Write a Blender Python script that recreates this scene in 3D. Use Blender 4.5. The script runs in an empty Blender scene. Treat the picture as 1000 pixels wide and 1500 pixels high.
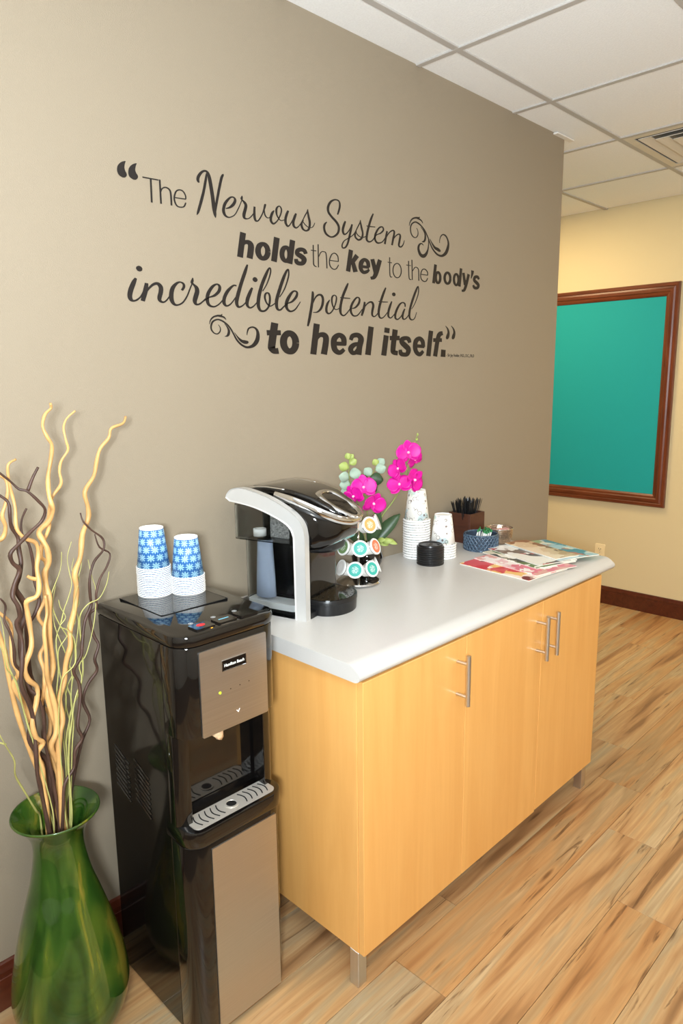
import bpy, bmesh, math, random
from mathutils import Vector, Matrix, Euler
random.seed(7)
PI = math.pi
sc = bpy.context.scene
COL = sc.collection

# ------------------------------------------------------------------ camera
cam_data = bpy.data.cameras.new('camera'); cam = bpy.data.objects.new('camera', cam_data); COL.objects.link(cam)
cam_data.sensor_fit = 'VERTICAL'; cam_data.sensor_height = 36.0; cam_data.sensor_width = 24.0
cam_data.lens = 1019.108 / 1500 * 36.0
cam_data.clip_start = 0.02
yaw, pitch, roll = math.radians(-45.2143), math.radians(-10.5795), math.radians(-0.6273)
fwd = Vector((math.cos(yaw + PI/2)*math.cos(pitch), math.sin(yaw + PI/2)*math.cos(pitch), math.sin(pitch)))
rgt = Vector((math.cos(yaw), math.sin(yaw), 0)); upv = rgt.cross(fwd)
rgt, upv = rgt*math.cos(roll) + upv*math.sin(roll), upv*math.cos(roll) - rgt*math.sin(roll)
M = Matrix((rgt, upv, -fwd)).transposed().to_4x4(); M.translation = Vector((-1.0822, -1.626, 1.4958))
cam.matrix_world = M
sc.camera = cam

# ------------------------------------------------------------------ world, lights, exposure
sc.view_settings.view_transform = 'Standard'; sc.view_settings.look = 'None'
sc.view_settings.gamma = 1.0; sc.view_settings.use_curve_mapping = False
sc.view_settings.exposure = -0.04
world = bpy.data.worlds.new('world'); sc.world = world; world.use_nodes = True
world.node_tree.nodes['Background'].inputs[0].default_value = (1.0, 0.97, 0.93, 1)
world.node_tree.nodes['Background'].inputs[1].default_value = 0.05

def area(name, loc, target, size, power, color, size_y=None):
    l = bpy.data.lights.new(name, 'AREA'); l.energy = power; l.color = color; l.size = size
    if size_y: l.shape = 'RECTANGLE'; l.size_y = size_y
    o = bpy.data.objects.new(name, l); COL.objects.link(o); o.location = loc
    o.rotation_euler = (Vector(target) - Vector(loc)).to_track_quat('-Z', 'Y').to_euler()
    return o
# the photographer's flash beside the camera, tilted up and forward so that ceiling and wall bounce it
area('flash_light', (-1.42, -1.90, 1.56), (-0.15, -0.95, 2.50), 0.26, 112, (0.84, 0.93, 1.0))
# recessed ceiling lamps, fixtures below; the first two are unseen, added for ambient light
area('troffer_light', (-1.189, -1.687, 2.533), (-1.189, -1.687, 0), 0.55, 12, (1.0, 0.96, 0.90))
area('troffer_light', (1.249, -2.297, 2.533), (1.249, -2.297, 0), 0.55, 12, (1.0, 0.84, 0.60))
area('troffer_light', (2.468, -1.687, 2.533), (2.468, -1.687, 0), 0.55, 12, (1.0, 0.80, 0.52))
area('troffer_light', (2.468, 0.751, 2.533), (2.468, 0.751, 0), 0.55, 24, (1.0, 0.78, 0.44))

# ------------------------------------------------------------------ materials
def new_mat(name):
    m = bpy.data.materials.new(name); m.use_nodes = True
    nt = m.node_tree; return m, nt, nt.nodes['Principled BSDF']
def srgb(r, g, b):
    f = lambda c: (c/255/12.92) if c/255 <= 0.04045 else ((c/255 + 0.055)/1.055)**2.4
    return (f(r), f(g), f(b), 1)
def mat(name, rgb, rough=0.5, metal=0.0, trans=0.0, coat=0.0, noise=0.0, nscale=40.0, bump=0.0, bscale=200.0, ior=1.45, spec=0.5, emit=0.0, alpha=1.0):
    m, nt, b = new_mat(name)
    c = srgb(*rgb)
    b.inputs['Base Color'].default_value = c; b.inputs['Roughness'].default_value = rough
    b.inputs['Metallic'].default_value = metal; b.inputs['IOR'].default_value = ior
    b.inputs['Transmission Weight'].default_value = trans; b.inputs['Coat Weight'].default_value = coat
    b.inputs['Coat Roughness'].default_value = 0.05; b.inputs['Specular IOR Level'].default_value = spec
    b.inputs['Alpha'].default_value = alpha
    if emit: b.inputs['Emission Color'].default_value = c; b.inputs['Emission Strength'].default_value = emit
    if noise or bump:
        tc = nt.nodes.new('ShaderNodeTexCoord')
    if noise:
        n = nt.nodes.new('ShaderNodeTexNoise'); n.inputs['Scale'].default_value = nscale; n.inputs['Detail'].default_value = 4
        nt.links.new(tc.outputs['Object'], n.inputs['Vector'])
        r = nt.nodes.new('ShaderNodeValToRGB')
        lo = tuple(max(0, v*(1-noise)) for v in c[:3]) + (1,); hi = tuple(min(1, v*(1+noise)) for v in c[:3]) + (1,)
        r.color_ramp.elements[0].color = lo; r.color_ramp.elements[1].color = hi
        r.color_ramp.elements[0].position = 0.3; r.color_ramp.elements[1].position = 0.7
        nt.links.new(n.outputs['Fac'], r.inputs['Fac']); nt.links.new(r.outputs['Color'], b.inputs['Base Color'])
    if bump:
        n2 = nt.nodes.new('ShaderNodeTexNoise'); n2.inputs['Scale'].default_value = bscale; n2.inputs['Detail'].default_value = 3
        nt.links.new(tc.outputs['Object'], n2.inputs['Vector'])
        bp = nt.nodes.new('ShaderNodeBump'); bp.inputs['Strength'].default_value = bump; bp.inputs['Distance'].default_value = 0.002
        nt.links.new(n2.outputs['Fac'], bp.inputs['Height']); nt.links.new(bp.outputs['Normal'], b.inputs['Normal'])
    return m

class NG:
    """small helper to wire math nodes"""
    def __init__(self, nt): self.nt = nt
    def node(self, t, **kw):
        n = self.nt.nodes.new(t)
        for k, v in kw.items(): setattr(n, k, v)
        return n
    def m(self, op, a, b=None, c=None):
        n = self.nt.nodes.new('ShaderNodeMath'); n.operation = op
        for i, v in enumerate((a, b, c)):
            if v is None: continue
            if isinstance(v, (int, float)): n.inputs[i].default_value = v
            else: self.nt.links.new(v, n.inputs[i])
        return n.outputs[0]
    def mix(self, fac, a, b):
        n = self.nt.nodes.new('ShaderNodeMix'); n.data_type = 'RGBA'
        for idx, v in ((0, fac), (6, a), (7, b)):
            if isinstance(v, (int, float)): n.inputs[idx].default_value = v
            elif isinstance(v, tuple): n.inputs[idx].default_value = v
            else: self.nt.links.new(v, n.inputs[idx])
        return n.outputs[2]
    def ramp(self, fac, stops, interp='LINEAR'):
        n = self.nt.nodes.new('ShaderNodeValToRGB'); cr = n.color_ramp; cr.interpolation = interp
        while len(cr.elements) < len(stops): cr.elements.new(0.5)
        for e, (p, c) in zip(cr.elements, stops): e.position = p; e.color = c
        self.nt.links.new(fac, n.inputs['Fac']); return n.outputs['Color']
    def noise(self, vec, scale, detail=4, rough=0.5, dist=0.0):
        n = self.nt.nodes.new('ShaderNodeTexNoise'); n.inputs['Scale'].default_value = scale; n.inputs['Detail'].default_value = detail
        n.inputs['Roughness'].default_value = rough; n.inputs['Distortion'].default_value = dist
        self.nt.links.new(vec, n.inputs['Vector']); return n.outputs['Fac']
    def mapping(self, vec, scale=(1,1,1), loc=None, rot=(0,0,0)):
        n = self.nt.nodes.new('ShaderNodeMapping'); n.inputs['Scale'].default_value = scale; n.inputs['Rotation'].default_value = rot
        self.nt.links.new(vec, n.inputs['Vector'])
        if loc is not None: self.nt.links.new(loc, n.inputs['Location'])
        return n.outputs[0]
    def obj(self): return self.nt.nodes.new('ShaderNodeTexCoord').outputs['Object']
    def link(self, a, b): self.nt.links.new(a, b)

def wood_plank_mat():
    m, nt, b = new_mat('vinyl_oak_plank'); g = NG(nt)
    info = g.node('ShaderNodeObjectInfo'); rnd = info.outputs['Random']
    off = g.node('ShaderNodeCombineXYZ')
    g.link(g.m('MULTIPLY', rnd, 37.0), off.inputs[0]); g.link(g.m('MULTIPLY', rnd, 91.0), off.inputs[1]); g.link(g.m('MULTIPLY', rnd, 13.0), off.inputs[2])
    o = g.obj()
    v1 = g.mapping(o, (1.3, 17, 1), off.outputs[0]); v2 = g.mapping(o, (4, 120, 1), off.outputs[0]); v3 = g.mapping(o, (2.0, 30, 1), off.outputs[0])
    big = g.noise(v1, 1.0, 3, 0.55, 0.6); fine = g.noise(v2, 1.0, 4, 0.6); streak = g.noise(v3, 1.0, 5, 0.62, 1.4)
    base = g.ramp(big, [(0.30, srgb(134, 102, 72)), (0.40, srgb(182, 146, 108)), (0.50, srgb(200, 172, 134)), (0.58, srgb(178, 164, 138)), (0.68, srgb(206, 190, 162)), (0.8, srgb(170, 162, 144))])
    tone = g.ramp(rnd, [(0.0, srgb(226, 200, 168)), (0.3, srgb(255, 234, 204)), (0.6, srgb(236, 230, 216)), (0.85, srgb(255, 242, 220)), (1.0, srgb(230, 208, 178))])
    mul = g.node('ShaderNodeMix'); mul.data_type = 'RGBA'; mul.blend_type = 'MULTIPLY'; mul.inputs[0].default_value = 1.0
    g.link(base, mul.inputs[6]); g.link(tone, mul.inputs[7])
    grain = g.ramp(fine, [(0.35, (0, 0, 0, 1)), (0.62, (1, 1, 1, 1))])
    c1 = g.mix(g.m('MULTIPLY', g.m('SUBTRACT', 1.0, grain), 0.42), mul.outputs[2], srgb(150, 112, 74))
    dark = g.ramp(streak, [(0.60, (0, 0, 0, 1)), (0.67, (1, 1, 1, 1))])
    c2 = g.mix(g.m('MULTIPLY', dark, 0.68), c1, srgb(84, 54, 32))
    vo = g.node('ShaderNodeTexVoronoi'); vo.inputs['Scale'].default_value = 1.0
    g.link(g.mapping(o, (2.4, 15.0, 1), off.outputs[0]), vo.inputs['Vector'])
    knot = g.ramp(g.m('ADD', vo.outputs['Distance'], g.m('MULTIPLY', g.m('SUBTRACT', streak, 0.5), -0.35)), [(0.02, (1, 1, 1, 1)), (0.12, (0, 0, 0, 1))])
    c3 = g.mix(g.m('MULTIPLY', knot, 0.7), c2, srgb(78, 48, 28))
    g.link(c3, b.inputs['Base Color'])
    b.inputs['Roughness'].default_value = 0.36; b.inputs['Specular IOR Level'].default_value = 0.4
    bp = g.node('ShaderNodeBump'); bp.inputs['Strength'].default_value = 0.12; bp.inputs['Distance'].default_value = 0.001
    g.link(fine, bp.inputs['Height']); g.link(bp.outputs[0], b.inputs['Normal'])
    return m
def wood_mat(name, c0, c1, scale=(30, 30, 1.6), rough=0.4, coat=0.0, amount=1.0):
    m, nt, b = new_mat(name); g = NG(nt); o = g.obj()
    f = g.noise(g.mapping(o, scale), 1.0, 5, 0.6, 0.8)
    f2 = g.noise(g.mapping(o, tuple(s*6 for s in scale)), 1.0, 3)
    f3 = g.m('ADD', g.m('MULTIPLY', f, 0.8), g.m('MULTIPLY', f2, 0.2))
    g.link(g.ramp(f3, [(0.32, srgb(*c0)), (0.68, srgb(*c1))]), b.inputs['Base Color'])
    b.inputs['Roughness'].default_value = rough; b.inputs['Coat Weight'].default_value = coat; b.inputs['Coat Roughness'].default_value = 0.12
    return m
def brushed_mat(name, rgb, axis='x', rough=0.32):
    m, nt, b = new_mat(name); g = NG(nt); o = g.obj()
    s = {'x': (4, 400, 400), 'z': (400, 400, 4)}[axis]
    f = g.noise(g.mapping(o, s), 1.0, 3)
    b.inputs['Metallic'].default_value = 1.0
    c = srgb(*rgb)
    g.link(g.ramp(f, [(0.2, tuple(v*0.86 for v in c[:3]) + (1,)), (0.8, c)]), b.inputs['Base Color'])
    g.link(g.m('ADD', g.m('MULTIPLY', f, 0.12), rough - 0.06), b.inputs['Roughness'])
    return m
def daisy_mat():
    m, nt, b = new_mat('blue_daisy_print'); g = NG(nt); o = g.obj()
    sx = g.node('ShaderNodeSeparateXYZ'); g.link(o, sx.inputs[0])
    ang = g.m('ARCTAN2', sx.outputs[1], sx.outputs[0])
    v = g.m('MULTIPLY', sx.outputs[2], 52.0); u = g.m('ADD', g.m('MULTIPLY', ang, 10/(2*PI)), g.m('MULTIPLY', g.m('FLOOR', v), 0.5))
    def star(u_, v_, n, rad):
        fu = g.m('SUBTRACT', g.m('FRACT', u_), 0.5); fv = g.m('SUBTRACT', g.m('FRACT', v_), 0.5)
        r = g.m('SQRT', g.m('ADD', g.m('MULTIPLY', fu, fu), g.m('MULTIPLY', fv, fv)))
        ph = g.m('ARCTAN2', fv, fu)
        pet = g.m('ABSOLUTE', g.m('COSINE', g.m('MULTIPLY', ph, n/2)))
        lim = g.m('MULTIPLY', g.m('POWER', pet, 1.5), rad)
        return g.m('LESS_THAN', r, lim)
    a = star(u, v, 8, 0.47)
    a2 = star(g.m('ADD', g.m('MULTIPLY', u, 2.0), 0.0), g.m('ADD', g.m('MULTIPLY', v, 2.0), 0.0), 4, 0.42)
    f = g.m('MAXIMUM', a, g.m('MULTIPLY', a2, 0.30))
    g.link(g.mix(f, srgb(40, 98, 160), srgb(170, 216, 236)), b.inputs['Base Color'])
    b.inputs['Roughness'].default_value = 0.4
    return m
def doodle_mat():
    m, nt, b = new_mat('white_paper_scroll_print'); g = NG(nt); o = g.obj()
    sx = g.node('ShaderNodeSeparateXYZ'); g.link(o, sx.inputs[0])
    vo = g.node('ShaderNodeTexVoronoi'); vo.inputs['Scale'].default_value = 55
    g.link(o, vo.inputs['Vector'])
    ring = g.m('MULTIPLY', g.m('GREATER_THAN', vo.outputs['Distance'], 0.34), g.m('LESS_THAN', vo.outputs['Distance'], 0.42))
    n = g.noise(o, 30, 2); keep = g.m('GREATER_THAN', n, 0.46)
    line = g.m('MULTIPLY', ring, keep)
    blob = g.ramp(g.noise(o, 24, 2), [(0.56, (0, 0, 0, 1)), (0.62, (1, 1, 1, 1))])
    hue = g.ramp(g.noise(o, 11, 1), [(0.4, srgb(176, 214, 196)), (0.55, srgb(190, 214, 226)), (0.65, srgb(176, 206, 120))])
    c = g.mix(g.m('MULTIPLY', blob, 0.75), srgb(246, 242, 234), hue)
    g.link(g.mix(g.m('MULTIPLY', line, 0.85), c, srgb(96, 72, 58)), b.inputs['Base Color'])
    b.inputs['Roughness'].default_value = 0.5
    return m
def vase_mat():
    m, nt, b = new_mat('green_swirl_glass'); g = NG(nt); o = g.obj()
    f = g.noise(g.mapping(o, (16, 16, 2.2)), 1.0, 3, 0.5, 1.2)
    g.link(g.ramp(f, [(0.3, srgb(32, 70, 18)), (0.48, srgb(64, 102, 34)), (0.60, srgb(100, 122, 40)), (0.70, srgb(164, 148, 54))]), b.inputs['Base Color'])
    b.inputs['Roughness'].default_value = 0.07; b.inputs['Transmission Weight'].default_value = 0.45; b.inputs['IOR'].default_value = 1.45
    b.inputs['Coat Weight'].default_value = 0.6
    return m
def magazine_mat(name, pal, seed, scale=9, white=0.45):
    m, nt, b = new_mat(name); g = NG(nt); o = g.obj()
    vo = g.node('ShaderNodeTexVoronoi'); vo.inputs['Scale'].default_value = scale * 2.2
    off = g.node('ShaderNodeMapping'); off.inputs['Location'].default_value = (seed*1.7, seed*0.9, 0); g.link(o, off.inputs['Vector'])
    dis = g.node('ShaderNodeTexNoise'); dis.inputs['Scale'].default_value = scale*2; g.link(off.outputs[0], dis.inputs['Vector'])
    add = g.node('ShaderNodeMix'); add.data_type = 'RGBA'; add.inputs[0].default_value = 0.12
    g.link(off.outputs[0], add.inputs[6]); g.link(dis.outputs['Color'], add.inputs[7])
    g.link(add.outputs[2], vo.inputs['Vector'])
    sep = g.node('ShaderNodeSeparateColor'); g.link(vo.outputs['Color'], sep.inputs[0])
    n = len(pal); stops = [(i/n, srgb(*c)) for i, c in enumerate(pal)]
    pic = g.ramp(sep.outputs[0], stops, 'CONSTANT')
    reg = g.m('GREATER_THAN', g.noise(off.outputs[0], scale*0.8, 1), 1 - white - 0.04)
    g.link(g.mix(reg, pic, srgb(240, 236, 226)), b.inputs['Base Color'])
    b.inputs['Roughness'].default_value = 0.28
    return m
def lid_print_mat(name, rgb):
    m, nt, b = new_mat(name); g = NG(nt); o = g.obj()
    sx = g.node('ShaderNodeSeparateXYZ'); g.link(o, sx.inputs[0])
    r = g.m('SQRT', g.m('ADD', g.m('MULTIPLY', sx.outputs[0], sx.outputs[0]), g.m('MULTIPLY', sx.outputs[1], sx.outputs[1])))
    band = g.m('MULTIPLY', g.m('LESS_THAN', r, 0.011), g.m('GREATER_THAN', g.noise(g.mapping(o, (700, 160, 1)), 1.0, 2), 0.52))
    rim = g.m('GREATER_THAN', r, 0.0205)
    f = g.m('MAXIMUM', g.m('MULTIPLY', band, 0.8), rim)
    g.link(g.mix(f, srgb(*rgb), srgb(240, 240, 236)), b.inputs['Base Color']); b.inputs['Roughness'].default_value = 0.35
    return m

MT = {}
MT['taupe'] = mat('taupe_wall_paint', (147, 134, 114), 0.62, bump=0.25, bscale=420, noise=0.015, nscale=300)
MT['cream'] = mat('cream_wall_paint', (222, 204, 160), 0.65, bump=0.2, bscale=420)
MT['ceiling'] = mat('ceiling_tile_fibre', (246, 248, 248), 0.9, noise=0.03, nscale=160, bump=0.5, bscale=180)
MT['grid'] = mat('ceiling_grid_enamel', (186, 182, 176), 0.6)
MT['plaster'] = mat('white_plaster', (232, 228, 220), 0.8, noise=0.03, nscale=60)
MT['plank'] = wood_plank_mat()
MT['subfloor'] = mat('plank_joint', (104, 80, 56), 0.8, noise=0.1)
MT['mahogany'] = wood_mat('mahogany_trim', (66, 27, 15), (96, 44, 26), (4, 30, 30), 0.3, 0.3)
MT['mahogany_v'] = wood_mat('mahogany_trim_upright', (84, 38, 20), (124, 64, 36), (30, 30, 3), 0.3, 0.3)
MT['mahogany_h'] = wood_mat('mahogany_trim_level', (84, 38, 20), (124, 64, 36), (30, 3, 30), 0.3, 0.3)
MT['maple'] = wood_mat('maple_veneer', (224, 164, 90), (234, 178, 103), (18, 18, 1.3), 0.36, 0.15)
MT['maple_edge'] = wood_mat('maple_edge', (224, 166, 94), (236, 182, 110), (40, 40, 2), 0.36, 0.15)
MT['laminate'] = mat('grey_laminate', (198, 195, 190), 0.30, noise=0.02, nscale=500)
MT['laminate_front'] = mat('grey_laminate_edge', (206, 200, 192), 0.30)
MT['steel'] = brushed_mat('brushed_steel', (206, 206, 206), 'x', 0.36)
MT['tray_steel'] = mat('satin_steel_grille', (206, 200, 190), 0.42, 0.55)
MT['steel_v'] = brushed_mat('brushed_steel_upright', (220, 217, 212), 'z', 0.38)
MT['chrome'] = mat('chrome', (222, 222, 222), 0.06, 1.0)
MT['silver'] = mat('silver_plastic', (206, 204, 200), 0.32, 0.35)
MT['black_gloss'] = mat('black_gloss_plastic', (14, 12, 11), 0.07, coat=0.5)
MT['black_side'] = mat('black_gloss_panel', (17, 14, 12), 0.09, coat=0.3)
MT['black_satin'] = mat('black_satin_plastic', (24, 24, 25), 0.3)
MT['black_dark'] = mat('black_matte', (9, 9, 9), 0.7)
MT['vinyl'] = mat('black_brown_vinyl', (24, 18, 16), 0.55)
MT['teal'] = mat('teal_fabric', (16, 160, 160), 0.75, noise=0.04, nscale=500, bump=0.3, bscale=600)
MT['ivory'] = mat('ivory_plastic', (252, 232, 186), 0.35)
MT['white_paper'] = mat('white_paper', (244, 243, 240), 0.5)
MT['white_plastic'] = mat('white_plastic', (238, 236, 230), 0.35)
MT['daisy'] = daisy_mat()
MT['doodle'] = doodle_mat()
MT['vase'] = vase_mat()
MT['tan'] = mat('peeled_willow', (208, 160, 100), 0.45, noise=0.24, nscale=18)
MT['dark'] = mat('dark_willow_bark', (74, 52, 42), 0.5, noise=0.3, nscale=24)
MT['green'] = mat('pale_green_twig', (178, 174, 104), 0.5, noise=0.2, nscale=20)
MT['clear'] = mat('clear_plastic', (236, 240, 242), 0.04, trans=1.0, ior=1.12)
MT['water'] = mat('frosted_filter_tube', (206, 218, 238), 0.25, trans=0.35, ior=1.2)
MT['smoke'] = mat('smoky_panel', (30, 27, 25), 0.12, coat=0.4)
MT['petal'] = mat('magenta_petal', (206, 8, 142), 0.5, noise=0.12, nscale=60)
MT['petal_pale'] = mat('orchid_throat', (250, 190, 214), 0.5)
MT['stem'] = mat('plant_stem', (132, 146, 74), 0.5, noise=0.1)
MT['leaf_dark'] = mat('dark_green_leaf', (52, 74, 46), 0.4, noise=0.15, nscale=30)
MT['leaf_pale'] = mat('eucalyptus_leaf', (156, 176, 156), 0.6, noise=0.12, nscale=40)
MT['leaf_lime'] = mat('lime_leaf', (158, 172, 92), 0.5, noise=0.12, nscale=40)
MT['walnut'] = wood_mat('dark_walnut_box', (62, 32, 22), (84, 46, 30), (10, 10, 60), 0.45)
MT['weave'] = mat('slate_blue_weave', (76, 94, 112), 0.22, noise=0.45, nscale=160)
MT['weave_dark'] = mat('slate_blue_lining', (48, 60, 76), 0.6)
MT['hammered'] = mat('hammered_bronze', (190, 168, 146), 0.22, 0.85, noise=0.3, nscale=160, bump=0.8, bscale=160)
MT['page'] = mat('paper_pages', (232, 226, 212), 0.7)
MT['red'] = mat('red_mark', (210, 36, 34), 0.4)
MT['blue_mark'] = mat('blue_mark', (120, 190, 214), 0.4)
MT['led'] = mat('green_led', (190, 235, 40), 0.4, emit=1.6)
MT['amber'] = mat('amber_led', (255, 170, 50), 0.4, emit=1.2)
MT['grey_mark'] = mat('grey_print', (168, 170, 170), 0.5)
MT['wax'] = mat('cream_putty', (214, 180, 140), 0.7, noise=0.2, nscale=200)
MT['vent'] = mat('ceiling_vent_enamel', (214, 206, 192), 0.45)
MT['vent_grey'] = mat('vent_shadow_grey', (120, 116, 110), 0.7)
MT['lamp'] = mat('lamp_diffuser', (255, 250, 240), 0.5, emit=1.0)

# ------------------------------------------------------------------ mesh helpers
def link(name, me, material, parent=None, smooth=False):
    if material is not None and not me.materials: me.materials.append(material)
    if smooth: me.shade_smooth()
    o = bpy.data.objects.new(name, me); COL.objects.link(o)
    if parent is not None: o.parent = parent
    return o
def tag(o, label=None, cat=None, group=None, kind=None):
    if label: o['label'] = label
    if cat: o['category'] = cat
    if group: o['group'] = group
    if kind: o['kind'] = kind
    return o
def thing(name, label, cat, loc=(0, 0, 0), rz=0.0, group=None):
    o = bpy.data.objects.new(name, None); COL.objects.link(o); o.empty_display_size = 0.02
    o.location = loc; o.rotation_euler = (0, 0, rz)
    return tag(o, label, cat, group)
class MB:
    def __init__(s): s.v = []; s.f = []
    def add(s, verts, faces):
        n = len(s.v); s.v += [tuple(p) for p in verts]; s.f += [tuple(i + n for i in f) for f in faces]; return s
    def box(s, x0, x1, y0, y1, z0, z1, bev=0.0, seg=2):
        bm = bmesh.new(); bmesh.ops.create_cube(bm, size=1)
        for v in bm.verts: v.co = Vector(((x0+x1)/2 + v.co.x*(x1-x0), (y0+y1)/2 + v.co.y*(y1-y0), (z0+z1)/2 + v.co.z*(z1-z0)))
        if bev: bmesh.ops.bevel(bm, geom=bm.edges[:], offset=bev, segments=seg, affect='EDGES', profile=0.5)
        bm.verts.index_update(); s.add([v.co for v in bm.verts], [[v.index for v in f.verts] for f in bm.faces]); bm.free(); return s
    def lathe(s, prof, n=32, c=(0, 0, 0), closed=False):
        P = [(r, z) for r, z in prof]; base = []; fs = []
        for r, z in P:
            for k in range(n): a = 2*PI*k/n; base.append((c[0] + r*math.cos(a), c[1] + r*math.sin(a), c[2] + z))
        rows = len(P)
        for i in range(rows if closed else rows - 1):
            j = (i + 1) % rows
            for k in range(n): fs.append((i*n + k, i*n + (k+1) % n, j*n + (k+1) % n, j*n + k))
        if not closed:
            if P[0][0] > 1e-5: fs.append(tuple(reversed(range(n))))
            if P[-1][0] > 1e-5: fs.append(tuple((rows-1)*n + k for k in range(n)))
        return s.add(base, fs)
    def tube(s, pts, rad, n=8, cap=True):
        pts = [Vector(p) for p in pts]; N = len(pts); vs = []; fs = []
        if not isinstance(rad, (list, tuple)): rad = [rad]*N
        t0 = (pts[1] - pts[0]).normalized(); ref = Vector((0, 0, 1)) if abs(t0.z) < 0.9 else Vector((1, 0, 0))
        nrm = (ref - t0*ref.dot(t0)).normalized()
        for i in range(N):
            t = (pts[min(i+1, N-1)] - pts[max(i-1, 0)]).normalized()
            nrm = (nrm - t*nrm.dot(t)).normalized(); b = t.cross(nrm)
            for k in range(n): a = 2*PI*k/n; vs.append(pts[i] + (nrm*math.cos(a) + b*math.sin(a))*rad[i])
        for i in range(N - 1):
            for k in range(n): fs.append((i*n + k, i*n + (k+1) % n, (i+1)*n + (k+1) % n, (i+1)*n + k))
        if cap: fs.append(tuple(reversed(range(n)))); fs.append(tuple((N-1)*n + k for k in range(n)))
        return s.add(vs, fs)
    def prism(s, poly, a0, a1, axis='z'):
        """poly: list of 2D points; extruded along axis from a0 to a1.  axis z: (x,y), axis x: (y,z), axis y: (x,z)"""
        n = len(poly)
        def P(p, a): return {'z': (p[0], p[1], a), 'x': (a, p[0], p[1]), 'y': (p[0], a, p[1])}[axis]
        vs = [P(p, a0) for p in poly] + [P(p, a1) for p in poly]
        fs = [(i, (i+1) % n, n + (i+1) % n, n + i) for i in range(n)] + [tuple(reversed(range(n))), tuple(range(n, 2*n))]
        return s.add(vs, fs)
    def loft(s, rings, caps=True):
        n = len(rings[0]); vs = [p for r in rings for p in r]; fs = []
        for i in range(len(rings) - 1):
            for k in range(n): fs.append((i*n + k, i*n + (k+1) % n, (i+1)*n + (k+1) % n, (i+1)*n + k))
        if caps: fs.append(tuple(reversed(range(n)))); fs.append(tuple((len(rings)-1)*n + k for k in range(n)))
        return s.add(vs, fs)
    def xf(s, M):
        s.v = [tuple(M @ Vector(p)) for p in s.v]; return s
    def mesh(s, name='mesh'):
        me = bpy.data.meshes.new(name); me.from_pydata(s.v, [], s.f)
        bm = bmesh.new(); bm.from_mesh(me); bmesh.ops.recalc_face_normals(bm, faces=bm.faces[:]); bm.to_mesh(me); bm.free(); me.update()
        return me
    def build(s, name, material, parent=None, smooth=False, angle=None):
        me = s.mesh(name)
        if angle is not None:
            me.shade_smooth(); me.set_sharp_from_angle(angle=math.radians(angle))
        return link(name, me, material, parent, smooth)
def spline(pts, sub=5):
    """Catmull-Rom through tuples of any length"""
    out = []; n = len(pts)
    if n == 2: return [tuple(pts[0]), tuple(pts[1])]
    for i in range(n - 1):
        p0, p1, p2, p3 = pts[max(i-1, 0)], pts[i], pts[i+1], pts[min(i+2, n-1)]
        for k in range(sub):
            t = k/sub
            out.append(tuple(0.5*((2*b) + (-a + c)*t + (2*a - 5*b + 4*c - d)*t*t + (-a + 3*b - 3*c + d)*t**3) for a, b, c, d in zip(p0, p1, p2, p3)))
    out.append(tuple(pts[-1])); return out
def round_rect(x0, x1, y0, y1, r, n=6, corners=(1, 1, 1, 1)):
    """counter-clockwise outline; corners in order (x0,y0),(x1,y0),(x1,y1),(x0,y1)"""
    out = []
    for (cx, cy, a0, on) in ((x0, y0, PI, corners[0]), (x1, y0, 1.5*PI, corners[1]), (x1, y1, 0, corners[2]), (x0, y1, 0.5*PI, corners[3])):
        rr = r if on else 0.0008
        px = cx + (rr if cx == x0 else -rr); py = cy + (rr if cy == y0 else -rr)
        for k in range(n + 1): a = a0 + 0.5*PI*k/n; out.append((px + rr*math.cos(a), py + rr*math.sin(a)))
    return out
def copy_tree(o, parent=None):
    c = o.copy(); COL.objects.link(c); c.parent = parent
    for ch in list(o.children): copy_tree(ch, c)
    return c

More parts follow.
